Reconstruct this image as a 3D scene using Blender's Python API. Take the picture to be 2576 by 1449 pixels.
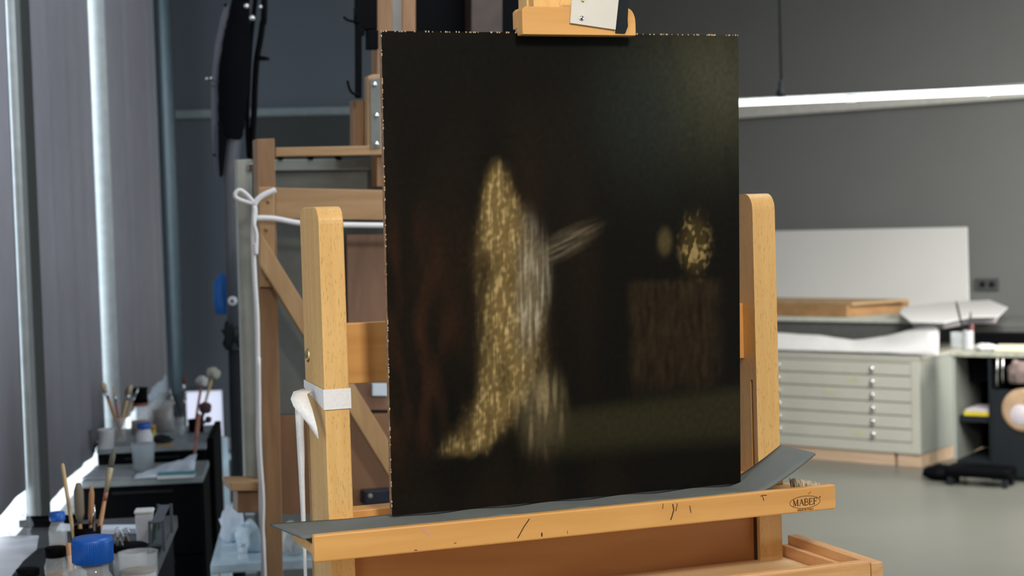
import bpy, bmesh, math, random
from mathutils import Vector, Matrix, Quaternion
random.seed(7)
for o in list(bpy.data.objects): bpy.data.objects.remove(o, do_unlink=True)
SC = bpy.context.scene
COL = SC.collection
R = math.radians

# ---------------------------------------------------------------- camera
F, CX, CY = 4150.0, 1288.0, 724.5
PITCH, ROLL = math.atan(177.0 / F), 0.030
CAM = Vector((0, 0, 1.45))
fw = Vector((0, math.cos(PITCH), -math.sin(PITCH)))
r0 = Vector((1, 0, 0)); u0 = r0.cross(fw)
rt = r0 * math.cos(ROLL) - u0 * math.sin(ROLL)
up = u0 * math.cos(ROLL) + r0 * math.sin(ROLL)
cd = bpy.data.cameras.new('camera'); cam = bpy.data.objects.new('camera', cd); COL.objects.link(cam)
cd.sensor_width = 36.0; cd.lens = F / 2576.0 * 36.0; cd.clip_start = 0.05; cd.clip_end = 100
cam.matrix_world = Matrix(((rt.x, up.x, -fw.x, CAM.x), (rt.y, up.y, -fw.y, CAM.y), (rt.z, up.z, -fw.z, CAM.z), (0, 0, 0, 1)))
cd.dof.use_dof = True; cd.dof.focus_distance = 2.08; cd.dof.aperture_fstop = 8.0
SC.camera = cam

# ---------------------------------------------------------------- world, exposure, big lights
SC.view_settings.view_transform = 'Standard'; SC.view_settings.look = 'None'
SC.view_settings.exposure = 0.0; SC.view_settings.gamma = 1.0
SC.view_settings.use_curve_mapping = False
w = bpy.data.worlds.new('overcast_sky'); SC.world = w; w.use_nodes = True
w.node_tree.nodes['Background'].inputs[0].default_value = (0.86, 0.95, 1.0, 1)
w.node_tree.nodes['Background'].inputs[1].default_value = 4.5

def area(name, loc, target, size, energy, color, sy=None):
    l = bpy.data.lights.new(name, 'AREA'); l.energy = energy; l.color = color; l.size = size
    if sy: l.shape = 'RECTANGLE'; l.size_y = sy
    o = bpy.data.objects.new(name, l); COL.objects.link(o); o.location = loc
    o.rotation_euler = (Vector(target) - Vector(loc)).to_track_quat('-Z', 'Y').to_euler()
    return o
area('studio_lamp', (0.86, 0.02, 2.78), (-0.02, 2.15, 1.25), 0.35, 47, (1.0, 0.94, 0.80))
o_ = area('ceiling_light_rear', (2.1, 6.2, 2.85), (2.5, 8.0, 0.1), 1.2, 92, (1.0, 0.98, 0.93), 2.2); o_.data.spread = R(115)
o_ = area('ceiling_light_right', (5.4, 7.2, 2.7), (4.2, 9.6, 0.6), 1.0, 140, (1.0, 0.96, 0.89), 1.6); o_.data.spread = R(130)
area('fill_light_left', (0.5, 3.6, 3.3), (-0.5, 5.2, 0), 1.0, 52, (0.78, 0.87, 1.0), 2.0)  # added cool fill for the blinds and carts, no fixture there
area('fill_light_front', (-0.3, -1.0, 3.2), (-0.6, 3.0, 0.6), 1.6, 22, (1.0, 0.80, 0.95), 1.6)  # added fill behind the camera for the left foreground, no fixture there

# ---------------------------------------------------------------- frames: pixel -> point on a real plane
def ray(px, py):
    return fw + rt * ((px - CX) / F) - up * ((py - CY) / F)
def at(px, py, d): return CAM + ray(px, py) * d
class Frame:
    def __init__(s, origin, deg):
        s.o = Vector((origin[0], origin[1], 0)); s.a = R(deg)
        s.M = Matrix.Translation(s.o) @ Matrix.Rotation(s.a, 4, 'Z'); s.I = s.M.inverted()
        s.c = s.I @ CAM
    def v(s, px, py, y):           # hit the upright plane local y = const
        d = s.I.to_3x3() @ ray(px, py); return s.c + d * ((y - s.c.y) / d.y)
    def u(s, px, py, x):           # hit local x = const
        d = s.I.to_3x3() @ ray(px, py); return s.c + d * ((x - s.c.x) / d.x)
    def z(s, px, py, z):           # hit a level plane
        d = s.I.to_3x3() @ ray(px, py); return s.c + d * ((z - s.c.z) / d.z)
    def w(s, p): return s.M @ Vector(p)

# ---------------------------------------------------------------- materials
def new_mat(name):
    m = bpy.data.materials.new(name); m.use_nodes = True
    return m, m.node_tree.nodes, m.node_tree.links, m.node_tree.nodes['Principled BSDF']
def plain(name, col, rough=0.6, metal=0.0, var=0.08, scale=30, bump=0.0, trans=0.0, alpha=1.0, spec=0.5, emit=0.0):
    m, n, l, b = new_mat(name)
    tc = n.new('ShaderNodeTexCoord'); no = n.new('ShaderNodeTexNoise'); no.inputs['Scale'].default_value = scale
    no.inputs['Detail'].default_value = 4
    l.new(tc.outputs['Object'], no.inputs['Vector'])
    cr = n.new('ShaderNodeValToRGB'); l.new(no.outputs['Fac'], cr.inputs['Fac'])
    cr.color_ramp.elements[0].position = 0.3; cr.color_ramp.elements[1].position = 0.7
    cr.color_ramp.elements[0].color = tuple(max(0, c * (1 - var)) for c in col) + (1,)
    cr.color_ramp.elements[1].color = tuple(min(1, c * (1 + var)) for c in col) + (1,)
    l.new(cr.outputs['Color'], b.inputs['Base Color'])
    b.inputs['Roughness'].default_value = rough; b.inputs['Metallic'].default_value = metal
    b.inputs['Transmission Weight'].default_value = trans; b.inputs['Alpha'].default_value = alpha
    b.inputs['Specular IOR Level'].default_value = spec
    if emit:
        b.inputs['Emission Color'].default_value = tuple(col) + (1,); b.inputs['Emission Strength'].default_value = emit
    if bump:
        bp = n.new('ShaderNodeBump'); bp.inputs['Strength'].default_value = bump; bp.inputs['Distance'].default_value = 0.002
        l.new(no.outputs['Fac'], bp.inputs['Height']); l.new(bp.outputs['Normal'], b.inputs['Normal'])
    return m
def wood(name, c1, c2, axis='z', grain=60, fleck=0.0, rough=0.5, stretch=14, fcol=(0.35, 0.17, 0.06)):
    m, n, l, b = new_mat(name)
    tc = n.new('ShaderNodeTexCoord'); mp = n.new('ShaderNodeMapping')
    s = [grain, grain, grain]; s['xyz'.index(axis)] = grain / stretch
    mp.inputs['Scale'].default_value = s
    l.new(tc.outputs['Object'], mp.inputs['Vector'])
    no = n.new('ShaderNodeTexNoise'); no.inputs['Scale'].default_value = 1; no.inputs['Detail'].default_value = 5
    no.inputs['Distortion'].default_value = 0.6
    l.new(mp.outputs[0], no.inputs['Vector'])
    cr = n.new('ShaderNodeValToRGB'); cr.color_ramp.elements[0].position = 0.34; cr.color_ramp.elements[1].position = 0.66
    cr.color_ramp.elements[0].color = tuple(c1) + (1,); cr.color_ramp.elements[1].color = tuple(c2) + (1,)
    l.new(no.outputs['Fac'], cr.inputs['Fac'])
    out = cr.outputs['Color']
    if fleck:
        mp2 = n.new('ShaderNodeMapping'); s2 = [700, 700, 700]; s2['xyz'.index(axis)] = 120
        mp2.inputs['Scale'].default_value = s2; l.new(tc.outputs['Object'], mp2.inputs['Vector'])
        n2 = n.new('ShaderNodeTexNoise'); n2.inputs['Scale'].default_value = 1; l.new(mp2.outputs[0], n2.inputs['Vector'])
        c2r = n.new('ShaderNodeValToRGB'); c2r.color_ramp.elements[0].position = 0.60; c2r.color_ramp.elements[1].position = 0.68
        c2r.color_ramp.elements[0].color = (0, 0, 0, 1); c2r.color_ramp.elements[1].color = (fleck,) * 3 + (1,)
        l.new(n2.outputs['Fac'], c2r.inputs['Fac'])
        mx = n.new('ShaderNodeMix'); mx.data_type = 'RGBA'
        l.new(c2r.outputs['Color'], mx.inputs['Factor']); l.new(out, mx.inputs['A'])
        mx.inputs['B'].default_value = tuple(fcol) + (1,); out = mx.outputs['Result']
    l.new(out, b.inputs['Base Color'])
    b.inputs['Roughness'].default_value = rough
    bp = n.new('ShaderNodeBump'); bp.inputs['Strength'].default_value = 0.12; bp.inputs['Distance'].default_value = 0.001
    l.new(no.outputs['Fac'], bp.inputs['Height']); l.new(bp.outputs['Normal'], b.inputs['Normal'])
    return m
def glassy(name, col=(0.85, 0.9, 0.92), alpha=0.35, rough=0.12):
    return plain(name, col, rough, 0, 0.02, 20, alpha=alpha, spec=0.8)

M = {}
M['beech_z'] = wood('beech upright grain', (0.69, 0.405, 0.135), (0.79, 0.485, 0.18), 'z', 60, 0.45)
M['beech_x'] = wood('beech lengthwise grain', (0.61, 0.30, 0.080), (0.70, 0.365, 0.11), 'x', 45, 0.0, stretch=12)
M['beech_p'] = wood('beech plywood', (0.40, 0.17, 0.045), (0.50, 0.235, 0.07), 'x', 14, 0.0, stretch=5)
M['box_x'] = wood('aged drawer wood', (0.58, 0.30, 0.11), (0.74, 0.43, 0.18), 'x', 60, 0.25, stretch=10)
M['box_y'] = wood('aged drawer side wood', (0.54, 0.27, 0.11), (0.72, 0.41, 0.18), 'y', 60, 0.25, stretch=10)
M['oak_z'] = wood('brown easel wood upright', (0.21, 0.105, 0.045), (0.31, 0.17, 0.075), 'z', 40, 0.0, stretch=9)
M['oak_x'] = wood('brown easel wood lengthwise', (0.31, 0.175, 0.075), (0.41, 0.245, 0.115), 'x', 40, 0.0, stretch=9)
M['oak_lt'] = wood('lighter easel wood', (0.38, 0.22, 0.095), (0.48, 0.295, 0.135), 'z', 30, 0.0, stretch=6)
M['ply_dark'] = wood('brown board', (0.20, 0.095, 0.045), (0.27, 0.14, 0.07), 'z', 9, 0.0, stretch=3)
M['greyframe'] = plain('grey green painted frame', (0.33, 0.34, 0.29), 0.5)
M['greyframe_d'] = plain('dull grey canvas back', (0.135, 0.14, 0.125), 0.8)
M['wall_grey'] = plain('grey wall paint', (0.175, 0.182, 0.178), 0.8, scale=2, var=0.03)
M['wall_blue'] = plain('blue grey wall paint', (0.078, 0.093, 0.112), 0.8, scale=2, var=0.03)
M['ceil'] = plain('ceiling paint', (0.55, 0.56, 0.56), 0.9, var=0.02, scale=2)
M['floor'] = plain('grey resin floor', (0.150, 0.152, 0.133), 0.36, var=0.06, scale=1.5)
M['curtain'] = plain('grey blind cloth', (0.30, 0.295, 0.335), 0.9, var=0.05, scale=8)
M['pale'] = plain('pale painted metal', (0.76, 0.82, 0.84), 0.35)
M['post'] = plain('pale matt post', (0.50, 0.55, 0.57), 0.7, spec=0.2)
M['darkframe'] = plain('dark window frame', (0.045, 0.05, 0.05), 0.6)
M['black'] = plain('black satin', (0.002, 0.0022, 0.003), 0.6, spec=0.05)
M['blackmatt'] = plain('black cloth', (0.004, 0.0045, 0.006), 0.9, scale=120, bump=0.4, spec=0.05)
M['black2'] = plain('very dark grey', (0.010, 0.013, 0.016), 0.6, spec=0.2)
M['greyp'] = plain('grey tube', (0.075, 0.085, 0.10), 0.5)
M['cartop'] = plain('grey cart top', (0.23, 0.26, 0.27), 0.35, var=0.15, scale=25)
M['steel'] = plain('steel', (0.6, 0.6, 0.6), 0.25, 1.0)
M['chrome'] = plain('bright metal', (0.85, 0.85, 0.85), 0.15, 1.0)
M['brass'] = plain('brass', (0.75, 0.55, 0.28), 0.3, 1.0)
M['white'] = plain('white paper', (0.60, 0.60, 0.595), 0.7, var=0.03)
M['whiteboard'] = plain('white foam board', (0.66, 0.66, 0.645), 0.5, var=0.02, scale=2)
M['cream'] = plain('cream paper', (0.72, 0.66, 0.50), 0.7)
M['plate'] = plain('cream plastic plate', (0.64, 0.60, 0.54), 0.5, var=0.03)
M['tape'] = plain('white cotton tape', (0.80, 0.78, 0.77), 0.9, var=0.05, scale=300, bump=0.2)
M['foam'] = plain('grey foam', (0.135, 0.148, 0.142), 0.9, var=0.04, scale=60, bump=0.1)
M['strap'] = plain('dark rubber strap', (0.012, 0.016, 0.018), 0.8, spec=0.2)
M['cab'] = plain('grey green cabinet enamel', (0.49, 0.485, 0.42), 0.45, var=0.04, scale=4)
M['cab_shade'] = plain('shaded cabinet enamel', (0.33, 0.35, 0.31), 0.5, var=0.04, scale=4)  # darker copy of the cabinet enamel, side shade put into the colour
M['slot'] = plain('dark gap', (0.13, 0.135, 0.12), 0.8)
M['card'] = plain('brown cardboard', (0.33, 0.18, 0.075), 0.8, var=0.18, scale=12)
M['pine'] = wood('pale pine beam', (0.52, 0.36, 0.24), (0.62, 0.45, 0.31), 'x', 20, stretch=8)
M['blue'] = plain('blue plastic', (0.006, 0.095, 0.44), 0.4, var=0.03)
M['bluebag'] = plain('bright blue glove rubber', (0.004, 0.13, 0.48), 0.5)
M['glass'] = glassy('clear glass', alpha=0.24)
M['plastic'] = glassy('cloudy clear plastic', (0.62, 0.70, 0.76), 0.45, 0.25)
M['milky'] = plain('milky plastic', (0.62, 0.63, 0.66), 0.5)
M['bluish'] = plain('pale blue wrapping film', (0.55, 0.70, 0.80), 0.3, var=0.25, scale=14)
M['tissue'] = plain('white tissue', (0.62, 0.70, 0.80), 0.9, var=0.06)
M['teal'] = plain('teal card', (0.06, 0.30, 0.36), 0.6)
M['green'] = plain('dark green spine', (0.05, 0.09, 0.07), 0.6)
M['bristle'] = plain('pale bristle', (0.55, 0.45, 0.32), 0.9, var=0.25, scale=250, bump=0.6)
M['bristle_d'] = plain('dark bristle', (0.14, 0.06, 0.04), 0.9, var=0.25, scale=250)
M['handle'] = plain('varnished brush handle', (0.42, 0.22, 0.10), 0.4)
M['handle_p'] = plain('pale stick', (0.50, 0.36, 0.18), 0.5)
M['handle_d'] = plain('dark brush handle', (0.05, 0.04, 0.045), 0.35)
M['handle_r'] = plain('reddish brush handle', (0.30, 0.11, 0.08), 0.4)
M['maroon'] = plain('maroon sponge', (0.07, 0.03, 0.035), 0.9)
M['amber'] = plain('amber liquid', (0.30, 0.18, 0.08), 0.3, var=0.3, scale=20)
M['yellow'] = plain('yellow plastic', (0.55, 0.45, 0.03), 0.5)
M['orange'] = plain('orange plastic', (0.65, 0.30, 0.03), 0.5)
M['terra'] = plain('terracotta plastic', (0.30, 0.10, 0.06), 0.6)
M['tan'] = plain('tan disc', (0.42, 0.28, 0.17), 0.6, var=0.2, scale=9)
M['lilac'] = plain('pale lilac paper', (0.52, 0.47, 0.50), 0.6)
M['ink'] = plain('branded dark ink', (0.05, 0.018, 0.008), 0.8)
M['stain'] = plain('pinkish stain', (0.62, 0.30, 0.15), 0.6)
M['lamp'] = plain('lit diffuser', (1.0, 0.97, 0.98), 0.5, var=0, emit=4.0)
M['lit'] = plain('glowing frosted pane', (0.72, 0.76, 0.92), 0.5, var=0.03, emit=0.75)  # emission stands in for daylight, the wall behind is solid
M['felt'] = plain('felt pad', (0.35, 0.36, 0.33), 0.9)

# ---------------------------------------------------------------- mesh builder
class MB:
    def __init__(s): s.v = []; s.f = []; s.sm = []
    def add(s, vs, fs, smooth=False):
        k = len(s.v); s.v += [tuple(p) for p in vs]
        for f in fs: s.f.append([i + k for i in f]); s.sm.append(smooth)
        return s
    def box(s, x0, x1, y0, y1, z0, z1):
        vs = [(x, y, z) for x in (x0, x1) for y in (y0, y1) for z in (z0, z1)]
        return s.add(vs, [(0, 1, 3, 2), (4, 6, 7, 5), (0, 4, 5, 1), (2, 3, 7, 6), (0, 2, 6, 4), (1, 5, 7, 3)])
    def prism(s, poly, off):
        n = len(poly); off = Vector(off); a = [Vector(p) for p in poly]
        vs = a + [p + off for p in a]
        return s.add(vs, [tuple(range(n)), tuple(range(2 * n - 1, n - 1, -1))] + [(i, i + n, (i + 1) % n + n, (i + 1) % n) for i in range(n)])
    def tube(s, path, rad, seg=10, smooth=True):
        P = [Vector(p) for p in path]; n = len(P); rr = rad if isinstance(rad, (list, tuple)) else [rad] * n
        rings = []; prev = None
        for i, p in enumerate(P):
            t = (P[min(i + 1, n - 1)] - P[max(i - 1, 0)]).normalized()
            if prev is None: a = t.orthogonal().normalized()
            else: a = (prev - t * prev.dot(t)).normalized()
            prev = a; b = t.cross(a)
            rings.append([p + (a * math.cos(2 * math.pi * k / seg) + b * math.sin(2 * math.pi * k / seg)) * rr[i] for k in range(seg)])
        vs = [q for r_ in rings for q in r_]
        fs = [(i * seg + k, i * seg + (k + 1) % seg, (i + 1) * seg + (k + 1) % seg, (i + 1) * seg + k) for i in range(n - 1) for k in range(seg)]
        s.add(vs, fs, smooth)
        return s.add(rings[0] + rings[-1], [tuple(range(seg))[::-1], tuple(range(seg, 2 * seg))])
    def lathe(s, prof, c=(0, 0, 0), seg=20, axis='z', smooth=True, sx=1.0):
        c = Vector(c); vs = []
        for r_, h in prof:
            for k in range(seg):
                a = 2 * math.pi * k / seg; x, y = r_ * math.cos(a) * sx, r_ * math.sin(a)
                vs.append(c + (Vector((x, y, h)) if axis == 'z' else Vector((x, h, y)) if axis == 'y' else Vector((h, x, y))))
        n = len(prof)
        fs = [(i * seg + k, i * seg + (k + 1) % seg, (i + 1) * seg + (k + 1) % seg, (i + 1) * seg + k) for i in range(n - 1) for k in range(seg)]
        s.add(vs, fs, smooth)
        k = len(s.v) - n * seg
        if prof[0][0] > 1e-5: s.f.append([k + i for i in range(seg)][::-1]); s.sm.append(False)
        if prof[-1][0] > 1e-5: s.f.append([k + (n - 1) * seg + i for i in range(seg)]); s.sm.append(False)
        return s
    def grid(s, fn, nu, nv, smooth=True):
        vs = [fn(i / nu, j / nv) for i in range(nu + 1) for j in range(nv + 1)]
        return s.add(vs, [(i * (nv + 1) + j, (i + 1) * (nv + 1) + j, (i + 1) * (nv + 1) + j + 1, i * (nv + 1) + j + 1) for i in range(nu) for j in range(nv)], smooth)

def build(name, mb, mat, parent=None, bevel=0.0, solid=0.0, label=None):
    me = bpy.data.meshes.new(name); me.from_pydata(mb.v, [], mb.f)
    me.polygons.foreach_set('use_smooth', mb.sm); me.update()
    bm = bmesh.new(); bm.from_mesh(me)
    bmesh.ops.remove_doubles(bm, verts=bm.verts, dist=1e-6) if any(mb.sm) else None
    bmesh.ops.recalc_face_normals(bm, faces=bm.faces); bm.to_mesh(me); bm.free()
    o = bpy.data.objects.new(name, me); COL.objects.link(o); me.materials.append(M[mat] if isinstance(mat, str) else mat)
    if parent is not None: o.parent = parent
    if solid:
        m = o.modifiers.new('solid', 'SOLIDIFY'); m.thickness = solid; m.offset = 0
    if bevel:
        m = o.modifiers.new('bevel', 'BEVEL'); m.width = bevel; m.segments = 2; m.limit_method = 'ANGLE'
    if label: o['label'] = label
    return o
def tag(o, label, cat, group=None, kind=None):
    o['label'] = label; o['category'] = cat
    if group: o['group'] = group
    if kind: o['kind'] = kind
    return o
def thing(name, label, cat, frame=None, loc=(0, 0, 0), group=None, rot=None):
    o = bpy.data.objects.new(name, None); COL.objects.link(o); o.empty_display_size = 0.1
    o.matrix_world = (frame.M if frame else Matrix.Identity(4)) @ Matrix.Translation(Vector(loc))
    if rot is not None: o.matrix_world = o.matrix_world @ rot
    return tag(o, label, cat, group)
def single(name, mb, mat, label, cat, frame=None, group=None, bevel=0.0, solid=0.0, loc=(0, 0, 0)):
    o = build(name, mb, mat, None, bevel, solid)
    o.matrix_world = (frame.M if frame else Matrix.Identity(4)) @ Matrix.Translation(Vector(loc))
    return tag(o, label, cat, group)
def struct(name, mb, mat, frame=None, bevel=0.0, label=None, solid=0.0):
    o = build(name, mb, mat, None, bevel, solid)
    if frame: o.matrix_world = frame.M
    o['kind'] = 'structure'
    if label: o['label'] = label
    return o
def plank(fr, poly, y, t): return MB().prism([fr.v(px, py, y) for px, py in poly], (0, t, 0))

# ================================================================ SETTING
RM = Frame((0, 0), 7.1)          # room axes: x from window wall inwards, y along it
XL, YB = -0.70, 8.70
CF_o = Frame((0, 0), 0).z(2317, 1178, 0)
CF = Frame((CF_o.x, CF_o.y), -39.5)     # plan chests and right wall
WY = 2.35                         # right wall plane in CF
struct('floor', MB().box(XL, 14, -4, 17, -0.1, 0), 'floor', RM)
struct('ground_outside', MB().box(-14, XL - .05, -6, 30, -.12, -.02), plain('pale paving outside', (.62, .63, .64), .9), RM, label='pale paving outside the window wall')
struct('ceiling', MB().box(XL - .1, 14, -4, 17, 3.5, 3.6), 'ceil', RM)
b = MB(); b.box(XL - 0.04, XL, -3, YB, 0, 0.60); b.box(XL - 0.2, XL, -3, YB, 2.9, 3.5)
b.box(XL - 0.2, XL, -3, 0.5, 0.6, 2.9); b.box(XL - 0.2, XL, 8.3, YB, 0.6, 2.9)
b.box(XL - .04, XL, .5, 8.3, .6, .615)
struct('wall_left', b, 'wall_blue', RM)
xr = RM.v(1340, 500, YB).x
struct('wall_back', MB().box(XL - 0.2, xr, YB, YB + 0.15, 0, 3.5), 'wall_blue', RM)
struct('wall_return', MB().box(xr - 0.15, xr, YB + 0.15, YB + 7, 0, 3.5), 'wall_blue', RM)
struct('wall_right', MB().box(-7, 6.5, WY, WY + 0.15, 0, 3.5), 'wall_grey', CF)
struct('wall_near', MB().box(-1.3, 12, -3.3, -3.15, 0, 3.5), 'wall_grey')
struct('trim_1', MB().box(RM.v(440, 280, YB).x, xr, YB - 0.03, YB, RM.v(760, 292, YB).z, RM.v(760, 272, YB).z), plain('pale rail paint', (0.17, 0.21, 0.22), 0.5), RM, label='pale horizontal rail across the back wall')
z1, z0 = CF.v(1860, 266, WY).z, CF.v(1860, 299, WY).z
struct('trim_2', MB().box(-6.5, 6.0, WY - 0.06, WY, z0, z1), plain('pale ledge paint', (0.66, 0.66, 0.62), 0.6), CF, 0.01, label='pale ledge along the right wall behind the light strip')
struct('baseboard_right', MB().box(-6.5, 6.0, WY - 0.02, WY, 0, 0.09), 'wall_grey', CF)
struct('baseboard_back', MB().box(XL, xr, YB - 0.02, YB, 0, 0.09), 'wall_blue', RM)

# window wall: frame posts, glazing
win = thing('window_1', 'long window wall behind the grey blinds', 'window', RM); del win['category']; win['kind'] = 'structure'
build('window_sill', MB().box(XL - 0.04, XL + 0.012, 0.5, 8.3, 0.615, 0.635), 'darkframe', win, 0.003)
build('window_pane', MB().box(XL - 0.012, XL - 0.008, 0.5, 8.3, 0.635, 2.9), glassy('window glass', (0.9, 0.95, 1), 0.12, 0.02), win)
build('mullion', MB().box(XL - 0.007, XL + 0.03, RM.u(76, 850, XL + .02).y, RM.u(110, 1100, XL + .02).y, 0.635, 2.9), 'darkframe', win, 0.003)
build('mullion', MB().box(XL - 0.007, XL+.005, 5.75, 5.85, 0.635, 2.9), 'darkframe', win, 0.003)
def pole(px0, px1, s, lab):
    x0 = RM.v(px0, 850, s).x; x1 = RM.v(px1, 850, s).x
    n = 14; c = (x0 + x1) / 2; r_ = (x1 - x0) / 2
    return tag(build('blind_post', MB().lathe([(r_, 0.62), (r_, 3.4)], (c, s, 0), 20), M['post'], None), lab, 'post', 'pale posts between the blinds')
for a in ((50, 73, 4.02, 'slim pale upright post at the far left between two grey blinds'), (254, 296, 5.66, 'wide pale upright post between the second and third grey blind')):
    o = pole(*a); o.matrix_world = RM.M
def curtain(s0, s1, zb, amp, lab, seed):
    rnd = random.Random(seed); ph = [rnd.uniform(0, 6) for _ in range(4)]
    def fn(a, c):
        s = s0 + (s1 - s0) * a
        x = XL + 0.022 + amp * (math.sin(s * 9 + ph[0]) * 0.5 + math.sin(s * 21 + ph[1] + c * 0.5) * 0.3 + math.sin(s * 37 + ph[2]) * 0.15)
        return (x, s, zb + (3.3 - zb) * c)
    o = single('blind', MB().grid(fn, 90, 4), 'curtain', lab, 'blind', RM, 'grey blinds over the window wall', solid=0.002)
curtain(1.5, 4.007, 0.84, 0.006, 'grey blind at the left edge, left of the slim pale post', 1)
curtain(RM.u(103, 1228, XL + .022).y, 5.60, 0.755, 0.011, 'broad grey blind with soft folds between the two pale posts', 2)
curtain(5.72, 8.05, 0.755, 0.012, 'grey blind right of the wide pale post, nearest the back wall', 3)
# narrow pipe in the corner
xx = XL + .05
tag(build('corner_pipe', MB().lathe([(0.035, 0), (0.035, 3.4)], (xx, 8.35, 0), 14), plain('blue grey pipe', (0.045, 0.068, 0.082), 0.5)), 'slim blue-grey pipe beside the last blind in the corner', 'pipe').matrix_world = RM.M
# low pane on the back wall, daylight put in as its own glow
w2 = thing('window_2', 'low glowing pane on the back wall behind the brushes', 'window', RM); del w2['category']; w2['kind'] = 'structure'
a = RM.v(462, 985, YB - .03); c = RM.v(566, 1190, YB - .03)
build('window_pane', MB().box(a.x, c.x, YB - .03, YB - .01, c.z, a.z), 'lit', w2)
build('window_frame', MB().box(a.x - .03, c.x + .03, YB - .05, YB - .03, a.z, a.z + .03).box(c.x, c.x + .03, YB - .05, YB - .03, c.z, a.z), 'greyp', w2)
# dark panel on back wall
p0 = RM.v(640, 293, YB - .04); p1 = RM.v(1180, 700, YB - .04)
single('dark_wall_panel', MB().box(p0.x, p1.x, YB - .05, YB - .01, p1.z, p0.z), plain('dark green black panel', (0.022, 0.027, 0.026), 0.7), 'dark panel on the back wall under the pale rail', 'panel', RM, bevel=.004)

# ================================================================ FRONT EASEL
P0 = at(987, 1298, 2.0)
E = Frame((P0.x, P0.y), 20.5)
print('easel origin', P0, 'z tray', P0.z)
ZT = P0.z                                     # level of the foam on the tray
VP = 0.035                                    # front face of the uprights
ez = thing('studio_easel', 'light beech studio easel in front holding the dark painting', 'easel', E)
def round_top(y0, y1, z0, zt, r_):
    pts = [(y0, z0), (y0, zt - r_)]
    for k in range(1, 9): a = math.pi - math.pi / 2 * k / 8; pts.append((y0 + r_ + r_ * math.cos(a), zt - r_ + r_ * math.sin(a)))
    for k in range(0, 9): a = math.pi / 2 - math.pi / 2 * k / 8; pts.append((y1 - r_ + r_ * math.cos(a), zt - r_ + r_ * math.sin(a)))
    pts.append((y1, z0)); return pts
def post(u0_, u1_, zt, yb, slot=None):
    m = MB()
    if slot is None:
        m.prism([(u0_, y, z) for y, z in round_top(VP, yb, 0.08, zt, 0.021)], (u1_ - u0_, 0, 0))
    else:
        zs = slot
        m.prism([(u0_, y, z) for y, z in round_top(VP, yb, zs, zt, 0.021)], (u1_ - u0_, 0, 0))
        m.box(u0_, u1_, VP, VP + 0.010, 0.08, zs); m.box(u0_, u1_, VP + 0.016, yb, 0.08, zs)
        m.box(u0_ + 0.012, u1_, VP + 0.010, VP + 0.016, 0.08, zs)
    return m
ul0, ul1 = E.v(813, 900, VP).x, E.v(876, 900, VP).x
ur0, ur1 = E.v(1899, 800, VP).x, E.v(1955, 800, VP).x
ztl = E.v(835, 527, VP).z + 0.004
print('post', ul0, ul1, ur0, ur1, ztl, E.v(1920, 500, VP).z, 'uL tray', E.v(790, 1340, -.075))
pl = build('post', post(ul0, ul1, ztl, VP + 0.098), 'beech_z', ez, 0.0015)
pr = build('post', post(ur0, ur1, ztl + .002, VP + 0.098, E.u(1888, 955, ur0).z), 'beech_z', ez, 0)
# bolt on the left face
bb = E.u(775, 893, ul0)
build('bolt', MB().lathe([(0.0, -.003), (0.0052, -.003), (0.006, -.002), (0.009, -.001), (0.009, 0.002)], (ul0, bb.y, bb.z), 20, 'x'), 'brass', ez)
# rail between the posts
zr1, zr0 = E.v(925, 812, .067).z, E.v(925, 963, .067).z
build('crossbar', MB().box(ul1, ur0, .067, .092, zr0, zr1), 'beech_x', ez, 0.001)
zc1 = E.v(940, 1279, .055).z
build('crossbar', MB().box(ul1, ur0, .05, .085, zc1 - .05, zc1), 'beech_x', ez, 0.001)
# lower panel between posts
zb = E.v(1910, 1404, .05).z
build('lower_panel', MB().box(ul1 + .0005, ur0 - .0005, .045, .055, zb - .03, zc1 - .052), 'beech_p', ez)
build('lower_panel_seam', MB().box(ur0 - .004, ur0 - .0005, .043, .0455, zb - .03, zc1 - .052), 'ink', ez)
# feet, out of frame but real
for ux in (ul0, ur0):
    build('foot', MB().box(ux, ux + .035, -.30, .45, 0, .08), 'beech_x', ez, .004)
build('lower_crossbar', MB().box(ul1, ur0, .05, .09, .25, .32), 'beech_x', ez, .002)
# tray
tl, tr = E.v(790, 1376, -.075).x, E.v(2103, 1258, -.075).x
zl1 = E.v(1400, 1283, -.075).z; zl0 = E.v(1400, 1355, -.075).z
print('lip', tl, tr, zl1, zl0, E.v(790, 1340, -.075).z, E.v(2103, 1231, -.075).z, E.v(790, 1413, -.075).z, E.v(2103, 1284, -.075).z, 'ZT', ZT)
lz1 = (E.v(790, 1340, -.075).z + E.v(2103, 1225, -.075).z) / 2
lz0 = (E.v(790, 1413, -.075).z + E.v(2103, 1284, -.075).z) / 2
lip = build('tray_lip', MB().box(tl, tr, -.075, -.064, lz0, lz1), 'beech_x', ez, 0.0022)
build('tray_floor', MB().box(tl + .0003, tr - .004, -.064, VP, lz0 + .008, lz0 + .020), 'beech_x', ez, 0.001)
build('tray_back', MB().box(tl + .02, tr - .02, VP - .011, VP - .0005, lz0 + .020, lz1 - .004), 'beech_x', ez, 0.001)
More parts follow.
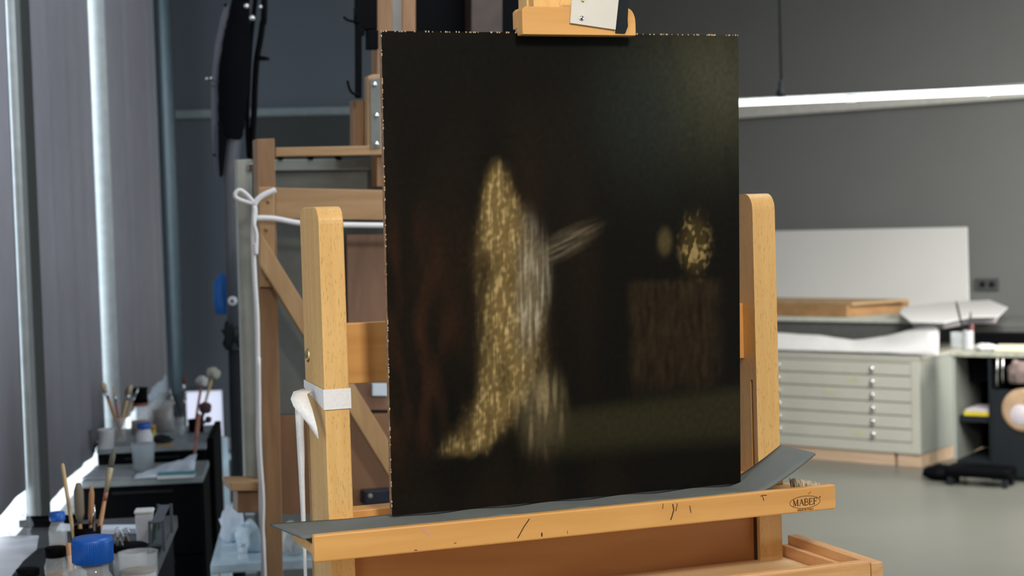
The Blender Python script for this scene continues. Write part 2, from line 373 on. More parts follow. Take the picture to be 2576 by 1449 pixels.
# makers mark on the lip
yf = -.0752
KX = .86
def stroke(m, pts, wdt, o, s):
    sx_ = s * KX if KX else s
    for (a, c) in zip(pts[:-1], pts[1:]):
        A = Vector((o[0] + a[0] * sx_, yf, o[1] + a[1] * s)); B = Vector((o[0] + c[0] * sx_, yf, o[1] + c[1] * s))
        t = (B - A).normalized(); n = Vector((-t.z, 0, t.x)) * wdt / 2
        m.prism([A + n, A - n, B - n, B + n], (0, .0004, 0))
mk = MB(); c0 = E.v(2025, 1263, -.075); sz = .0081
def serif(x, z): return [(x - .12, z), (x + .12, z)]
L_ = {'M': [([(0, 0), (.05, 1)], .7), ([(.05, 1), (.45, 0)], 1.5), ([(.45, 0), (.85, 1)], .7), ([(.85, 1), (.9, 0)], 1.5), (serif(0, 0), .6), (serif(.9, 0), .6), ([(-.1, 1), (.12, 1)], .6), ([(.8, 1), (1.0, 1)], .6)],
      'A': [([(0, 0), (.4, 1)], .7), ([(.4, 1), (.8, 0)], 1.5), ([(.15, .38), (.65, .38)], .7), (serif(0, 0), .6), (serif(.8, 0), .6)],
      'B': [([(0, 0), (0, 1)], 1.5), ([(-.12, 1), (.4, 1), (.58, .88), (.58, .66), (.4, .53), (0, .53)], .9), ([(.4, .53), (.66, .4), (.66, .14), (.45, 0), (-.12, 0)], 1.0)],
      'E': [([(0, 0), (0, 1)], 1.5), ([(-.12, 1), (.6, 1), (.6, .8)], .7), ([(0, .53), (.42, .53)], .7), ([(-.12, 0), (.65, 0), (.68, .22)], .7), ([(.42, .42), (.42, .64)], .6)],
      'F': [([(0, 0), (0, 1)], 1.5), ([(-.12, 1), (.6, 1), (.6, .8)], .7), ([(0, .53), (.42, .53)], .7), (serif(0, 0), .6), ([(.42, .42), (.42, .64)], .6)]}
wid = {'M': 1.28, 'A': 1.12, 'B': .98, 'E': .95, 'F': .8}
tot = sum(wid[ch] for ch in 'MABEF'); x = c0.x - (tot - .3) * sz * KX / 2
for ch in 'MABEF':
    for pts, wd in L_[ch]: stroke(mk, pts, wd * .0009, (x, c0.z - sz / 2), sz)
    x += wid[ch] * sz * KX
build('lettering', mk, 'ink', ez)
KX = 0
el = MB(); n = 48; ax, az = .0222, .0078
for k in range(n):
    a0, a1 = 2 * math.pi * k / n, 2 * math.pi * (k + 1) / n
    stroke(el, [(ax * math.cos(a0), az * math.sin(a0)), (ax * math.cos(a1), az * math.sin(a1))], .0006, (c0.x, c0.z), 1)
build('oval_mark', el, 'ink', ez)
def text_mesh(txt, size, name):
    cu = bpy.data.curves.new(name, 'FONT'); cu.body = txt; cu.size = size; cu.align_x = 'CENTER'; cu.extrude = .0002
    ob = bpy.data.objects.new(name, cu); COL.objects.link(ob); bpy.context.view_layer.update()
    me = bpy.data.meshes.new_from_object(ob.evaluated_get(bpy.context.evaluated_depsgraph_get()))
    bpy.data.objects.remove(ob, do_unlink=True); return me
me = text_mesh('MADE IN ITALY', .0034, 'small_lettering'); me.transform(Matrix.Rotation(R(90), 4, 'X')); me.materials.append(M['ink'])
o = bpy.data.objects.new('small_lettering', me); COL.objects.link(o); o.parent = ez
cc = E.v(2026, 1284, -.075); o.location = (cc.x, yf, cc.z)
# wear on the lip
def mark(m, pts, wd):
    q = [E.v(px, py, -.075) for px, py in pts]
    stroke(m, [(p.x, p.z) for p in q], wd, (0, 0), 1)
for pts, wd in [([(1332, 1305), (1318, 1325), (1302, 1354)], .0012), ([(1363, 1340), (1363, 1350)], .0018), ([(1427, 1335), (1428, 1343)], .0006),
                ([(1668, 1267), (1667, 1280)], .0008), ([(1692, 1268), (1695, 1282), (1690, 1300), (1687, 1308)], .0014), ([(1704, 1266), (1700, 1286)], .0009),
                ([(1735, 1272), (1738, 1290)], .0010), ([(1913, 1248), (1920, 1246), (1929, 1246)], .0010), ([(1918, 1248), (1922, 1260)], .0009),
                ([(1148, 1365), (1142, 1367)], .0008), ([(2033, 1243), (2040, 1237)], .0005), ([(1042, 1384), (1050, 1384)], .0009), ([(2064, 1248), (2061, 1252)], .0012)]:
    wr = MB(); mark(wr, pts, wd); build('scratch', wr, 'ink', ez)
st = MB().prism([E.v(px, py, -.0752) for px, py in [(1057, 1326), (1067, 1324), (1071, 1333), (1088, 1340), (1081, 1350), (1072, 1343), (1063, 1336)]], (0, .0004, 0))
build('stain', st, 'stain', ez, label='pinkish brown stain')
# open drawer box below
XB1 = .0; zbx = E.v(2003, 1343, .05).z
xbr = E.v(2003, 1343, .05).x
yfr = -.157
print('box', xbr, zbx, E.v(2225, 1413, yfr))
xo = E.v(2222, 1413, yfr).x; zo = E.v(2222, 1413, yfr).z
zz = (zbx + zo) / 2
xbl = ul0 - (xo - ur1)
build('drawer_side', MB().box(xo - .017, xo, yfr + .0005, .05, zz - .10, zz), 'box_y', ez, .0015)
build('drawer_side', MB().box(xbl, xbl + .017, yfr + .0005, .05, zz - .10, zz), 'box_y', ez, .0015)
build('drawer_side_ledge', MB().box(xo - .027, xo - .0172, yfr + .018, .05, zz - .10, zz - .012), 'box_y', ez, .001)
zfr = E.v(2035, 1432, yfr).z
build('drawer_front', MB().box(xbl + .0175, xo - .0175, yfr, yfr + .016, zz - .11, E.v(2110, 1421, yfr).z), 'box_x', ez, .003)
build('drawer_floor', MB().box(xbl + .0175, xo - .0275, yfr + .016, .045, zb - .010, zb), wood('pale drawer floor', (.66, .45, .22), (.75, .54, .30), 'x', 30), ez)
# mast and clamp
vm = -.008
um0, um1 = E.v(1325, 5, vm + .012).x, E.v(1470, 5, vm).x
build('mast', MB().box(um0, um1, vm + .012, vm + .042, zr1 + .001, 2.15), 'beech_z', ez, .0012)
vb = -.045
ub0, ub1 = E.v(1314, 50, vb).x, E.v(1599, 50, vb).x
zk1, zk0 = E.v(1400, 17, vb).z, E.v(1450, 88, vb).z
def blk(x0, x1, y0, y1, z0, z1, r_):
    pts = [(x0, z0), (x0, z1 - .004), (x0 + .004, z1), (x1 - r_, z1)]
    for k in range(1, 9): a = math.pi / 2 * (1 - k / 8); pts.append((x1 - r_ + r_ * math.cos(a), z1 - r_ * 1.6 + r_ * 1.6 * math.sin(a)))
    pts.append((x1, z0)); return MB().prism([(x, y0, z) for x, z in pts], (0, y1 - y0, 0))
build('clamp_block', blk(ub0, ub1, vb, -.026, zk0, zk1, .011), 'beech_x', ez, .001)
build('clamp_block', blk(ub0, ub1 - .002, -.0258, -.0118, zk0 + .009, zk1, .011), 'beech_x', ez, .001)
build('clamp_neck', MB().box(um0 + .003, um1 - .003, -.0116, vm + .0118, zk0 + .012, zk1 + .03), 'beech_z', ez)
build('felt_pad', MB().box(ub0 + .001, ub0 + .012, -.026, -.018, zk0 + .004, zk0 + .0088), 'felt', ez)
pp = [(1441, -30), (1435, 58), (1549, 75), (1560, -30)]
build('plate', plank(E, pp, vb - .0035, .003), 'plate', ez, .0006)
sc = E.v(1463, 46, vb - .0036)
build('screw', MB().lathe([(0, -.002), (.0022, -.002), (.0033, -.0008), (.0034, .0)], (sc.x, vb - .0036, sc.z), 16, 'y'), 'chrome', ez)
sc = E.v(1466, 2, vb - .0036)
build('screw', MB().lathe([(0, -.0018), (.0015, -.0015), (.0022, 0)], (sc.x, vb - .0036, sc.z), 12, 'y'), 'brass', ez)
build('strap', plank(E, [(1556, -30), (1549, 83), (1573, 84), (1580, 66), (1579, 50), (1583, -30)], vb - .002, .0018), 'strap', ez)

# ================================================================ PAINTING (plain generic dark old picture)
TILT = .039
W_ = None
c_bl = E.v(987, 1298, 0)
nx, nz = 260, 330
def plane_pt(px, py):     # plane leaning forward: y = -TILT*(z-ZT)
    d = E.I.to_3x3() @ ray(px, py); t = (-TILT * (E.c.z - ZT) - E.c.y) / (d.y + TILT * d.z); return E.c + d * t
cor = {k: plane_pt(*p) for k, p in dict(bl=(987, 1298), br=(1862, 1215), tl=(958, 77), tr=(1858, 89)).items()}
for k in cor: print(k, [round(q, 4) for q in cor[k]])
pw = (cor['br'].x + cor['tr'].x - cor['bl'].x - cor['tl'].x) / 2
px0 = (cor['bl'].x + cor['tl'].x) / 2; ph = ((cor['tl'].z - cor['bl'].z) + (cor['tr'].z - cor['br'].z)) / 2
zp0 = (cor['bl'].z + cor['br'].z) / 2
print('painting', pw, ph, zp0)
from mathutils import noise as NZ
def sm(a, c, x): t = min(1, max(0, (x - a) / (c - a))); return t * t * (3 - 2 * t)
def mixc(c, k, t): return [c[i] * (1 - t) + k[i] * t for i in range(3)]
def pcol(s, t):           # s 0..1 left-right, t 0..1 top-bottom
    n1 = NZ.noise(Vector((s * 9, t * 3, 1))); n2 = NZ.noise(Vector((s * 26, t * 9, 5))); n3 = NZ.noise(Vector((s * 70, t * 24, 9)))
    n4 = NZ.noise(Vector((s * 90, t * 90, 3)))
    c = [.0065, .0058, .0045]
    c = mixc(c, (.016, .010, .006), max(0, .5 + n1) * .8 * (1 - sm(.45, .8, s)) * sm(.02, .3, t))
    c = mixc(c, (.034, .015, .008), max(0, n2 + .2) * .9 * (1 - sm(.12, .24, s)) * sm(.30, .5, t) * (1 - sm(.8, .93, t)))
    g = math.exp(-((s - .93) / .20) ** 2 - ((t - .10) / .16) ** 2) * (1 - .35 * max(0, n2)); c = mixc(c, (.062, .060, .036), g * .8)
    g = math.exp(-((s - .72) / .16) ** 2 - ((t - .16) / .16) ** 2); c = mixc(c, (.018, .023, .020), g * .6)
    c = mixc(c, (.030, .026, .012), sm(.79, .84, t + .05 * s - .02) * (1 - sm(.86, .93, t)) * sm(.3, .5, s) * .8)
    # loose golden strip of brushwork, abstract
    cx = .285 + .05 * math.sin((t - .25) * 4.2) - .11 * sm(.72, .9, t); wd = .035 + .05 * sm(.26, .5, t) * (1 - .3 * sm(.7, .9, t))
    e = (s - cx + n2 * .018) / wd
    g = math.exp(-e ** 4 * 1.4) * sm(.25, .31, t + n2 * .02) * (1 - sm(.86, .895, t + n2 * .02))
    gold = mixc((.17, .115, .042), (.46, .33, .14), sm(-.15, .75, n3 * .7 + .5 * NZ.noise(Vector((s * 150, t * 30, 8))) + .5 * n4)); gold = mixc(gold, (.06, .038, .014), max(0, -n2) * 1.3)
    c = mixc(c, gold, g * .9)
    # muted cream passage beside it
    e = ((s - .385 - .01 * math.sin(t * 16)) / .047) ** 2 + ((t - .535) / .13) ** 2
    g = math.exp(-e * e * 1.1); c = mixc(c, mixc((.13, .105, .065), (.36, .31, .22), sm(-.2, .4, NZ.noise(Vector((s * 95, t * 12, 4))))), g * .85)
    e = ((s - .41) / .065) ** 2 + ((t - .80) / .085) ** 2
    g = math.exp(-e * e); c = mixc(c, mixc((.085, .066, .035), (.26, .20, .10), sm(-.2, .4, NZ.noise(Vector((s * 60, t * 10, 2))))), g * .75)
    tt_ = t + .34 * (s - .49)
    e = ((s - .49) / .085) ** 2 + ((tt_ - .445) / .028) ** 2
    g = math.exp(-e * e) * (.55 + .9 * NZ.noise(Vector((tt_ * 120, s * 14, 6)))); c = mixc(c, (.15, .12, .075), max(0, g) * .75)
    # dull warm block right, small gold patch above it
    g = sm(.655, .69, s + n2 * .01) * (1 - sm(.90, .97, s)) * sm(.525, .545, t) * (1 - sm(.72, .80, t + n1 * .05)); c = mixc(c, mixc((.017, .011, .006), (.032, .022, .011), .5 + n3), g * .8)
    e = ((s - .865) / .043) ** 2 + ((t - .46) / .062) ** 2
    g = math.exp(-e * e); c = mixc(c, mixc((.06, .042, .014), (.33, .23, .09), sm(.0, .4, n3 + n4 * .6)), g * .8)
    e = ((s - .775) / .022) ** 2 + ((t - .45) / .03) ** 2
    g = math.exp(-e * e); c = mixc(c, (.10, .075, .03), g * .6)
    k = 1 + .25 * n4
    return [q * k for q in c]
ptm, n_, l_, b_ = new_mat('aged oil paint')
at_ = n_.new('ShaderNodeVertexColor'); at_.layer_name = 'paint'; l_.new(at_.outputs['Color'], b_.inputs['Base Color'])
tc = n_.new('ShaderNodeTexCoord'); no = n_.new('ShaderNodeTexNoise'); no.inputs['Scale'].default_value = 170; no.inputs['Detail'].default_value = 5
l_.new(tc.outputs['Object'], no.inputs['Vector'])
bp = n_.new('ShaderNodeBump'); bp.inputs['Distance'].default_value = .0008; l_.new(no.outputs['Fac'], bp.inputs['Height'])
rb = n_.new('ShaderNodeRGBToBW'); l_.new(at_.outputs['Color'], rb.inputs[0])
mr = n_.new('ShaderNodeMapRange'); mr.inputs['From Min'].default_value = .03; mr.inputs['From Max'].default_value = .2; mr.inputs['To Min'].default_value = .12; mr.inputs['To Max'].default_value = .9
l_.new(rb.outputs[0], mr.inputs['Value']); l_.new(mr.outputs[0], bp.inputs['Strength']); l_.new(bp.outputs['Normal'], b_.inputs['Normal'])
b_.inputs['Roughness'].default_value = .3; b_.inputs['Specular IOR Level'].default_value = .10
pt = thing('painting', 'dark old panel painting with a golden strip of brushwork, standing on the front easel', 'painting', E, (px0, 0, zp0 - .0), rot=Matrix.Rotation(math.atan(TILT), 4, 'X'))
hh = ph * math.sqrt(1 + TILT ** 2)
g = MB().grid(lambda a, c: (a * pw, -.0002, c * hh), nx, nz)
face = build('paint_surface', g, ptm, pt)
vc = face.data.color_attributes.new('paint', 'FLOAT_COLOR', 'POINT')
for i, v in enumerate(face.data.vertices):
    cc = pcol(v.co.x / pw, 1 - v.co.z / hh); vc.data[i].color = (cc[0], cc[1], cc[2], 1)
# wooden support with bevelled worn edge
build('wooden_panel', MB().box(0, pw, .0, .011, 0, hh), plain('worn panel edge', (.26, .15, .09), .6, var=.5, scale=150), pt, .0015)
ed = MB(); rnd = random.Random(4)
for k in range(90):
    x = rnd.uniform(0, pw); q = rnd.uniform(.0006, .002); ed.box(x, x + q, -.0007, .001, hh - .0012, hh + rnd.uniform(.0002, .0010))
for k in range(60):
    z = rnd.uniform(0, hh); q = rnd.uniform(.0008, .003); ed.box(-.0006, .0006, -.0005, .002, z, z + q)
o = build('chipped_edge', ed, plain('chipped pale ground', (.42, .30, .17), .7, var=.4, scale=200), pt); o['kind'] = 'stuff'; o['label'] = 'tiny pale chips along the edges'

# ================================================================ GREY FOAM SHEET
def foam(a, c):      # a along the tray, c from front to back
    L0 = E.v(762, 1340, -.062).x; L1 = E.v(1905, 1240, -.06).x
    y = -.063 + c * .088
    if a < .84:
        x = L0 + (L1 - L0) * a / .84
        z = ZT - .003 + .0022 * math.sin(x * 62 + c * 2) * (1 - c * .4) * sm(.12, .3, a) - .001
        if a < .1: y = -.063 + c * (.088 + .015 * (1 - a / .1)); x -= .016 * c * (1 - a / .1)
        return (x, y, z)
    t = (a - .84) / .16
    x = L1 + .082 * t; z = ZT - .003 + .044 * t ** 1.25
    return (x, y - .004 * t, z)
single('foam_sheet', MB().grid(foam, 90, 8), 'foam', 'dark grey foam strip lying on the tray under the painting, its right end curling up', 'foam sheet', E, solid=.003)

# ================================================================ BRUSH IN TRAY
bt = thing('tray_brush', 'wide pale bristle brush lying in the tray, only its bristles showing beside the oval mark', 'brush', E)
hb = MB(); rnd = random.Random(3)
q0 = E.v(1996, 1219, -.02); q1 = E.v(2062, 1228, -.02)
for k in range(260):
    x = q0.x + rnd.uniform(0, .032); yy = rnd.uniform(-.045, -.012); z = q0.z - .026; tt = (x - q0.x) / .036
    hh_ = .026 + .007 * (1 - tt) + rnd.uniform(-.003, .002)
    hb.tube([(x, yy, z), (x + rnd.uniform(-.003, .002) - .002, yy + rnd.uniform(-.003, .003), z + hh_)], .0006, 4)
o = build('bristles', hb, 'bristle', bt); o['kind'] = 'stuff'
build('ferrule', MB().box(q0.x - .001, q0.x + .036, -.047, -.010, lz0 + .0205, q0.z - .022), 'steel', bt, .002)

# ================================================================ WHITE TAPE ROUND LEFT POST
tp = thing('cotton_tape', 'wide white cotton tape wrapped round the left upright of the front easel, loose end hanging', 'tape', E)
tz1, tz0 = E.v(850, 978, VP).z, E.v(850, 1029, VP).z
e_ = .0012
wrp = MB()
loop = [(ul1 + e_, VP - e_), (ul0 - e_, VP - e_), (ul0 - e_, VP + .100), (ul1 + e_, VP + .100)]
za = [tz0, tz0, tz0 + .019, tz0 + .01]; zt_ = [tz1, tz1, tz1 + .004, tz1]
for i in range(4):
    j = (i + 1) % 4
    wrp.add([(loop[i][0], loop[i][1], za[i]), (loop[j][0], loop[j][1], za[j]), (loop[j][0], loop[j][1], zt_[j]), (loop[i][0], loop[i][1], zt_[i])], [(0, 1, 2, 3)])
build('wrap', wrp, 'tape', tp, solid=.0008)
yb_ = VP + .06
def PV(px, py, y): return tuple(E.v(px, py, y))
kn = MB()
rows = [((762, 978), (786, 984)), ((738, 986), (772, 992)), ((731, 1004), (778, 1008)), ((738, 1022), (786, 1030)), ((756, 1044), (791, 1050)), ((776, 1068), (797, 1076)), ((796, 1092), (801, 1104))]
fl = [[PV(*a, VP + .05 - .008 * i), PV(*c, VP + .042 - .009 * i)] for i, (a, c) in enumerate(rows)]
fl = [[Vector(a), Vector(c)] for a, c in fl]
kn.add([p for r_ in fl for p in r_], [(2 * i, 2 * i + 1, 2 * i + 3, 2 * i + 2) for i in range(len(fl) - 1)], True)
build('knot_flap', kn, 'tape', tp, solid=.001)
hg = MB(); rows = [((742, 1024), (764, 1042)), ((745, 1075), (764, 1075)), ((748, 1130), (766, 1128)), ((752, 1200), (766, 1200)), ((757, 1290), (768, 1290)), ((762, 1380), (770, 1380)), ((766, 1480), (774, 1480)), ((770, 1800), (780, 1800))]
fl = [[Vector(PV(*a, yb_ + .025)), Vector(PV(*c, yb_ + .018))] for a, c in rows]
hg.add([p for r_ in fl for p in r_], [(2 * i, 2 * i + 1, 2 * i + 3, 2 * i + 2) for i in range(len(fl) - 1)], True)
build('hanging_end', hg, 'tape', tp, solid=.001)

# ================================================================ helpers for things that stand on level tops
G0 = Frame((0, 0), 0)
def on(px, d, z):          # point on level z, column px, camera depth d
    py = CY + ((CAM.z - z) / d + fw.z + rt.z * (px - CX) / F) * F / up.z
    return at(px, py, d)
def hgt(n, d): return n * d / F
def upright(p, deg=0): return Frame((p.x, p.y), deg)
def lathe_thing(name, label, cat, p, parts, group=None, seg=20):
    o = thing(name, label, cat, None, p, group)
    for nm, prof, mat in parts: build(nm, MB().lathe(prof, (0, 0, 0), seg), mat, o)
    return o
def stick_thing(name, label, cat, base, tip, parts, group=None):
    """parts: (name, [(t, radius)...], mat) along base->tip"""
    base, tip = Vector(base), Vector(tip); L = (tip - base).length
    q = (tip - base).to_track_quat('Z', 'Y')
    o = thing(name, label, cat, None, base, group, rot=q.to_matrix().to_4x4())
    for nm, prof, mat in parts:
        build(nm, MB().lathe([(r_, t * L) for t, r_ in prof], (0, 0, 0), 10), mat, o)
    return o
BRUSH = lambda hm, bm, r_=.004, rb=.006: [('handle', [(0, r_ * .5), (.3, r_ * .8), (.68, r_), (.72, r_ * .8)], hm), ('ferrule', [(.72, r_ * .9), (.84, r_ * 1.1)], 'steel'),
                        ('bristles', [(.84, r_ * 1.05), (.93, rb), (.985, rb * .7), (1, rb * .25)], bm)]
def lump(c, r3, seed, amp=.25, sub=3, flat=0):
    bm = bmesh.new(); bmesh.ops.create_icosphere(bm, subdivisions=sub, radius=1)
    vs = []
    for v in bm.verts:
        k = 1 + amp * (NZ.noise(v.co * 2.1 + Vector((seed, 0, 0))) + .6 * NZ.noise(v.co * 5 + Vector((0, seed, 0))))
        q = Vector((v.co.x * r3[0], v.co.y * r3[1], v.co.z * r3[2])) * k
        if q.z < -r3[2] * .75: q.z = -r3[2] * .75
        vs.append(q + Vector(c) + Vector((0, 0, r3[2] * .75)))
    fs = [tuple(v.index for v in f.verts) for f in bm.faces]; bm.free()
    return MB().add(vs, fs, sub > 2)

# ================================================================ REAR EASEL
pr_ = at(668, 1000, 3.7); RE = Frame((pr_.x, pr_.y), 20)
re_ = thing('workshop_easel', 'tall brown wooden workshop easel standing behind the light front easel', 'easel', RE)
def rp(name, poly, y, t, mat, parent=re_, bev=.002, label=None): return build(name, plank(RE, poly, y, t), mat, parent, bev, label=label)
rp('upright', [(645, 350), (691, 348), (713, 1449), (729, 2190), (690, 2190), (667, 1449)], 0, .045, 'oak_z')
rp('splice_plate', [(650, 470), (691, 470), (691, 716), (684, 722), (656, 722)], -.014, .0135, 'oak_lt')
for (hx, hy) in ((675, 508), (670, 578), (669, 626), (671, 664), (673, 700)):
    q = RE.v(hx, hy, -.0145); build('hole_dot', MB().lathe([(0, -.001), (.0045, -.001), (.0045, 0)], (q.x, -.0145, q.z), 10, 'y'), 'oak_z', re_)  # dark wood discs stand in for the holes in the plate
rp('top_rail', [(693, 371), (1180, 362), (1180, 386), (693, 394)], .01, .03, 'oak_x')
rp('broad_rail', [(693, 472), (965, 478), (1190, 478), (1190, 550), (965, 554), (693, 551)], .001, .03, 'oak_x')
rp('brace', [(654, 583), (692, 643), (1010, 1160), (1010, 1250), (671, 693), (654, 666)], -.034, .019, 'oak_lt')
rp('side_mast', [(888, 252), (925, 252), (925, 371), (888, 371)], .05, .03, 'oak_z')
rp('side_mast', [(925, 192), (938, 187), (962, 187), (962, 374), (925, 374)], .012, .03, 'oak_lt')
pl_ = rp('metal_plate', [(931, 198), (958, 196), (958, 372), (933, 376)], .007, .004, plain('grey steel plate', (.16, .17, .16), .45, .3), bev=.0008)
for (hx, hy) in ((942, 212), (947, 290), (947, 362)):
    q = RE.v(hx, hy, .0065); build('screw_head', MB().lathe([(0, -.005), (.004, -.0045), (.0065, -.001), (.0065, 0)], (q.x, .0065, q.z), 12, 'y'), 'chrome', pl_)
rp('mast', [(948, -900), (987, -900), (987, 470), (948, 470)], .03, .05, 'oak_z')
rp('mast', [(1012, -900), (1046, -900), (1046, 470), (1012, 470)], .03, .05, 'oak_z')
rp('mast_track', [(987, -900), (1012, -900), (1012, 470), (987, 470)], .04, .03, 'steel')
rp('mast', [(1186, -900), (1264, -900), (1264, 560), (1186, 560)], .05, .05, plain('dark stained wood', (.055, .035, .026), .6, var=.2))
rp('mast_backing', [(1046, -900), (1310, -900), (1310, 300), (1046, 300)], .105, .01, 'black')
rp('easel_tray', [(578, 1214), (666, 1213), (666, 1235), (582, 1236)], -.04, .10, 'oak_x')
rp('tray_rail', [(598, 1237), (664, 1236), (664, 1290), (598, 1291)], -.02, .06, 'ply_dark')
rp('upright', [(1188, 480), (1240, 480), (1250, 1449), (1250, 2140), (1205, 2140), (1205, 1449)], .055, .045, 'oak_z')
for yy in (.0,):
    rp('foot', [(640, 2150), (1290, 2110), (1290, 2130), (640, 2196)], -.10, .5, 'oak_x')

# grey framed canvas leaning in the rear easel
gf = thing('grey_canvas_frame', 'grey-green framed panel seen behind the brown easel', 'frame', RE)
rp('frame_stile', [(595, 402), (633, 400), (650, 1205), (618, 1207)], .11, .03, 'greyframe', gf)
rp('frame_rail', [(634, 402), (1150, 396), (1150, 424), (634, 430)], .11, .03, 'greyframe', gf)
rp('canvas_back', [(640, 434), (1150, 428), (1150, 1040), (655, 1044)], .125, .012, 'greyframe_d', gf)
rp('hanging_bracket', [(623, 412), (640, 410), (640, 430), (623, 430)], .105, .004, 'steel', gf)
for a in (700, 775, 845): rp('clip', [(a, 393), (a + 16, 393), (a + 14, 401), (a + 2, 401)], .105, .02, 'black', gf)
b1 = single('brown_board', plank(RE, [(690, 1046), (1200, 1036), (1200, 1286), (690, 1294)], .075, .012), 'ply_dark', 'wide brown board standing low in the rear easel, below the grey canvas back', 'board', RE, bevel=.001)
single('plywood_sheet', plank(RE, [(872, 590), (1180, 586), (1180, 1030), (880, 1032)], .09, .012), wood('mottled brown panel', (.17, .09, .055), (.24, .13, .08), 'z', 20, stretch=4), 'mottled brown panel leaning behind the left side of the painting', 'panel', RE, bevel=.001)
single('white_card', plank(RE, [(937, 965), (975, 965), (975, 996), (937, 996)], .0775, .012), 'tissue', 'small white card just left of the painting below the crossbar', 'card', RE, bevel=.001)
bx = thing('dark_box', 'small dark blue box against the brown board, left of the foot of the painting', 'box', RE)
build('box_body', plank(RE, [(917, 1236), (1010, 1230), (1010, 1262), (917, 1270)], .034, .0405), plain('dark navy box', (.012, .016, .03), .5), bx, .003)
q = RE.v(931, 1248, .034); build('button', MB().lathe([(0, -.002), (.005, -.0015), (.006, 0)], (q.x, .0337, q.z), 12, 'y'), 'greyframe', bx)

# white string tied round the rear easel
sg = thing('white_string', 'white cotton string tied in a bow round the brown rear easel, ends hanging down', 'string', RE)
def sp(pts, y): return [RE.v(px, py, y) for px, py in pts]
def smooth_path(P, n=6):
    out = []
    for i in range(len(P) - 1):
        p0, p1, p2, p3 = P[max(i - 1, 0)], P[i], P[i + 1], P[min(i + 2, len(P) - 1)]
        for k in range(n):
            t = k / n
            out.append(.5 * ((2 * p1) + (p2 - p0) * t + (2 * p0 - 5 * p1 + 4 * p2 - p3) * t * t + (3 * p1 - p0 - 3 * p2 + p3) * t ** 3))
    return out + [P[-1]]
build('string_run', MB().tube(smooth_path(sp([(646, 548), (690, 550), (745, 560), (800, 565), (880, 566), (970, 567), (1180, 568)], -.038)), .0062, 8), 'tape', sg)
build('bow_loop', MB().tube(smooth_path(sp([(640, 512), (620, 508), (595, 498), (592, 486), (603, 478), (618, 487), (632, 502), (640, 514)], -.045)), .0045, 8), 'tape', sg)
build('bow_end', MB().tube(smooth_path(sp([(640, 514), (650, 500), (668, 488), (693, 478)], -.045)), .0062, 8), 'tape', sg)
build('hanging_strand', MB().tube(smooth_path(sp([(640, 512), (642, 540), (637, 575), (638, 640), (642, 720), (647, 800), (649, 900), (651, 1000), (650, 1100), (655, 1200), (657, 1300), (663, 1400), (660, 1600)], -.045)), .0052, 8), 'tape', sg)
build('hanging_strand', MB().tube(smooth_path(sp([(640, 520), (638, 560), (645, 590), (644, 640), (642, 612)], -.05)), .0045, 8), 'tape', sg)
build('hanging_strand', MB().tube(smooth_path(sp([(651, 900), (653, 1100), (657, 1180), (662, 1260), (661, 1340), (666, 1449), (668, 1600)], -.05)), .0042, 8), 'tape', sg)

# black mast bracket with hooks
br = thing('hooked_bracket', 'black metal bracket with small hooks beside the masts of the rear easel', 'bracket', RE)
def bp_(name, poly, y, t): return build(name, plank(RE, poly, y, t), 'black', br, .002)
bp_('bracket_bar', [(896, -900), (911, -900), (911, 246), (896, 246)], -.02, .015)
bp_('bracket_block', [(898, -60), (950, -60), (950, 74), (925, 74), (900, 70)], -.004, .03)
bp_('bracket_block', [(924, 75), (953, 75), (953, 124), (924, 124)], -.004, .02)
bp_('bracket_arm', [(905, 62), (918, 62), (918, 90), (905, 90)], -.004, .01)
build('hook', MB().tube(smooth_path(sp([(905, 54), (890, 54), (874, 50), (864, 42)], -.025)), [.003] * 6 * 3 + [.002], 8), 'black', br)
build('hook', MB().tube(smooth_path(sp([(904, 240), (890, 236), (880, 225), (874, 203)], -.025)), .003, 8), 'black', br)
build('hook', MB().tube(sp([(893, 20), (893, 60)], -.025), .003, 8), 'black', br)

# ================================================================ EXTRACTION ARM
pa = at(585, 300, 4.6); XA = Frame((pa.x, pa.y), 5)
ea = thing('extraction_arm', 'black fabric-sleeved extraction arm hanging from above, grey tube below', 'extraction arm', XA)
def xs(pts, y): return [XA.v(px, py, y) for px, py in pts]
k_ = 4.6 / F
segs = [(606, -700, 22), (606, -60, 22), (605, 0, 22), (600, 60, 29), (596, 100, 34), (588, 190, 39), (583, 290, 34), (580, 335, 31), (578, 348, 27)]
P_ = smooth_path([XA.v(a, c, 0) for a, c, _ in segs], 5)
rr = []
for i in range(len(segs) - 1):
    for k in range(5): rr.append((segs[i][2] * (1 - k / 5) + segs[i + 1][2] * k / 5) * k_)
rr.append(segs[-1][2] * k_)
rr = [q * (1 + .03 * math.sin(i * 2.2)) for i, q in enumerate(rr)]
build('fabric_sleeve', MB().tube(P_, rr, 18), 'blackmatt', ea)
build('sleeve_flap', plank(XA, [(549, 300), (572, 330), (570, 360), (560, 444), (552, 444), (549, 400)], -.03, .006), 'blackmatt', ea, .001)
build('grey_tube', MB().tube([XA.v(590, 330, 0), XA.v(580, 440, 0), XA.v(586, 620, 0), XA.v(591, 880, 0)], 19.5 * k_, 16), 'greyp', ea)
build('side_bar', MB().tube(smooth_path(xs([(665, -700), (665, -20), (660, 60), (654, 105), (646, 150), (641, 220), (638, 300), (630, 400)], .03)), 8 * k_, 8), 'black', ea)
build('side_bar', MB().tube(smooth_path(xs([(645, -20), (632, 90), (626, 180), (622, 300), (626, 395)], .03)), 6 * k_, 8), 'black', ea)
build('lever', plank(XA, [(648, 138), (676, 144), (678, 151), (648, 153)], .02, .01), 'black', ea, .001)
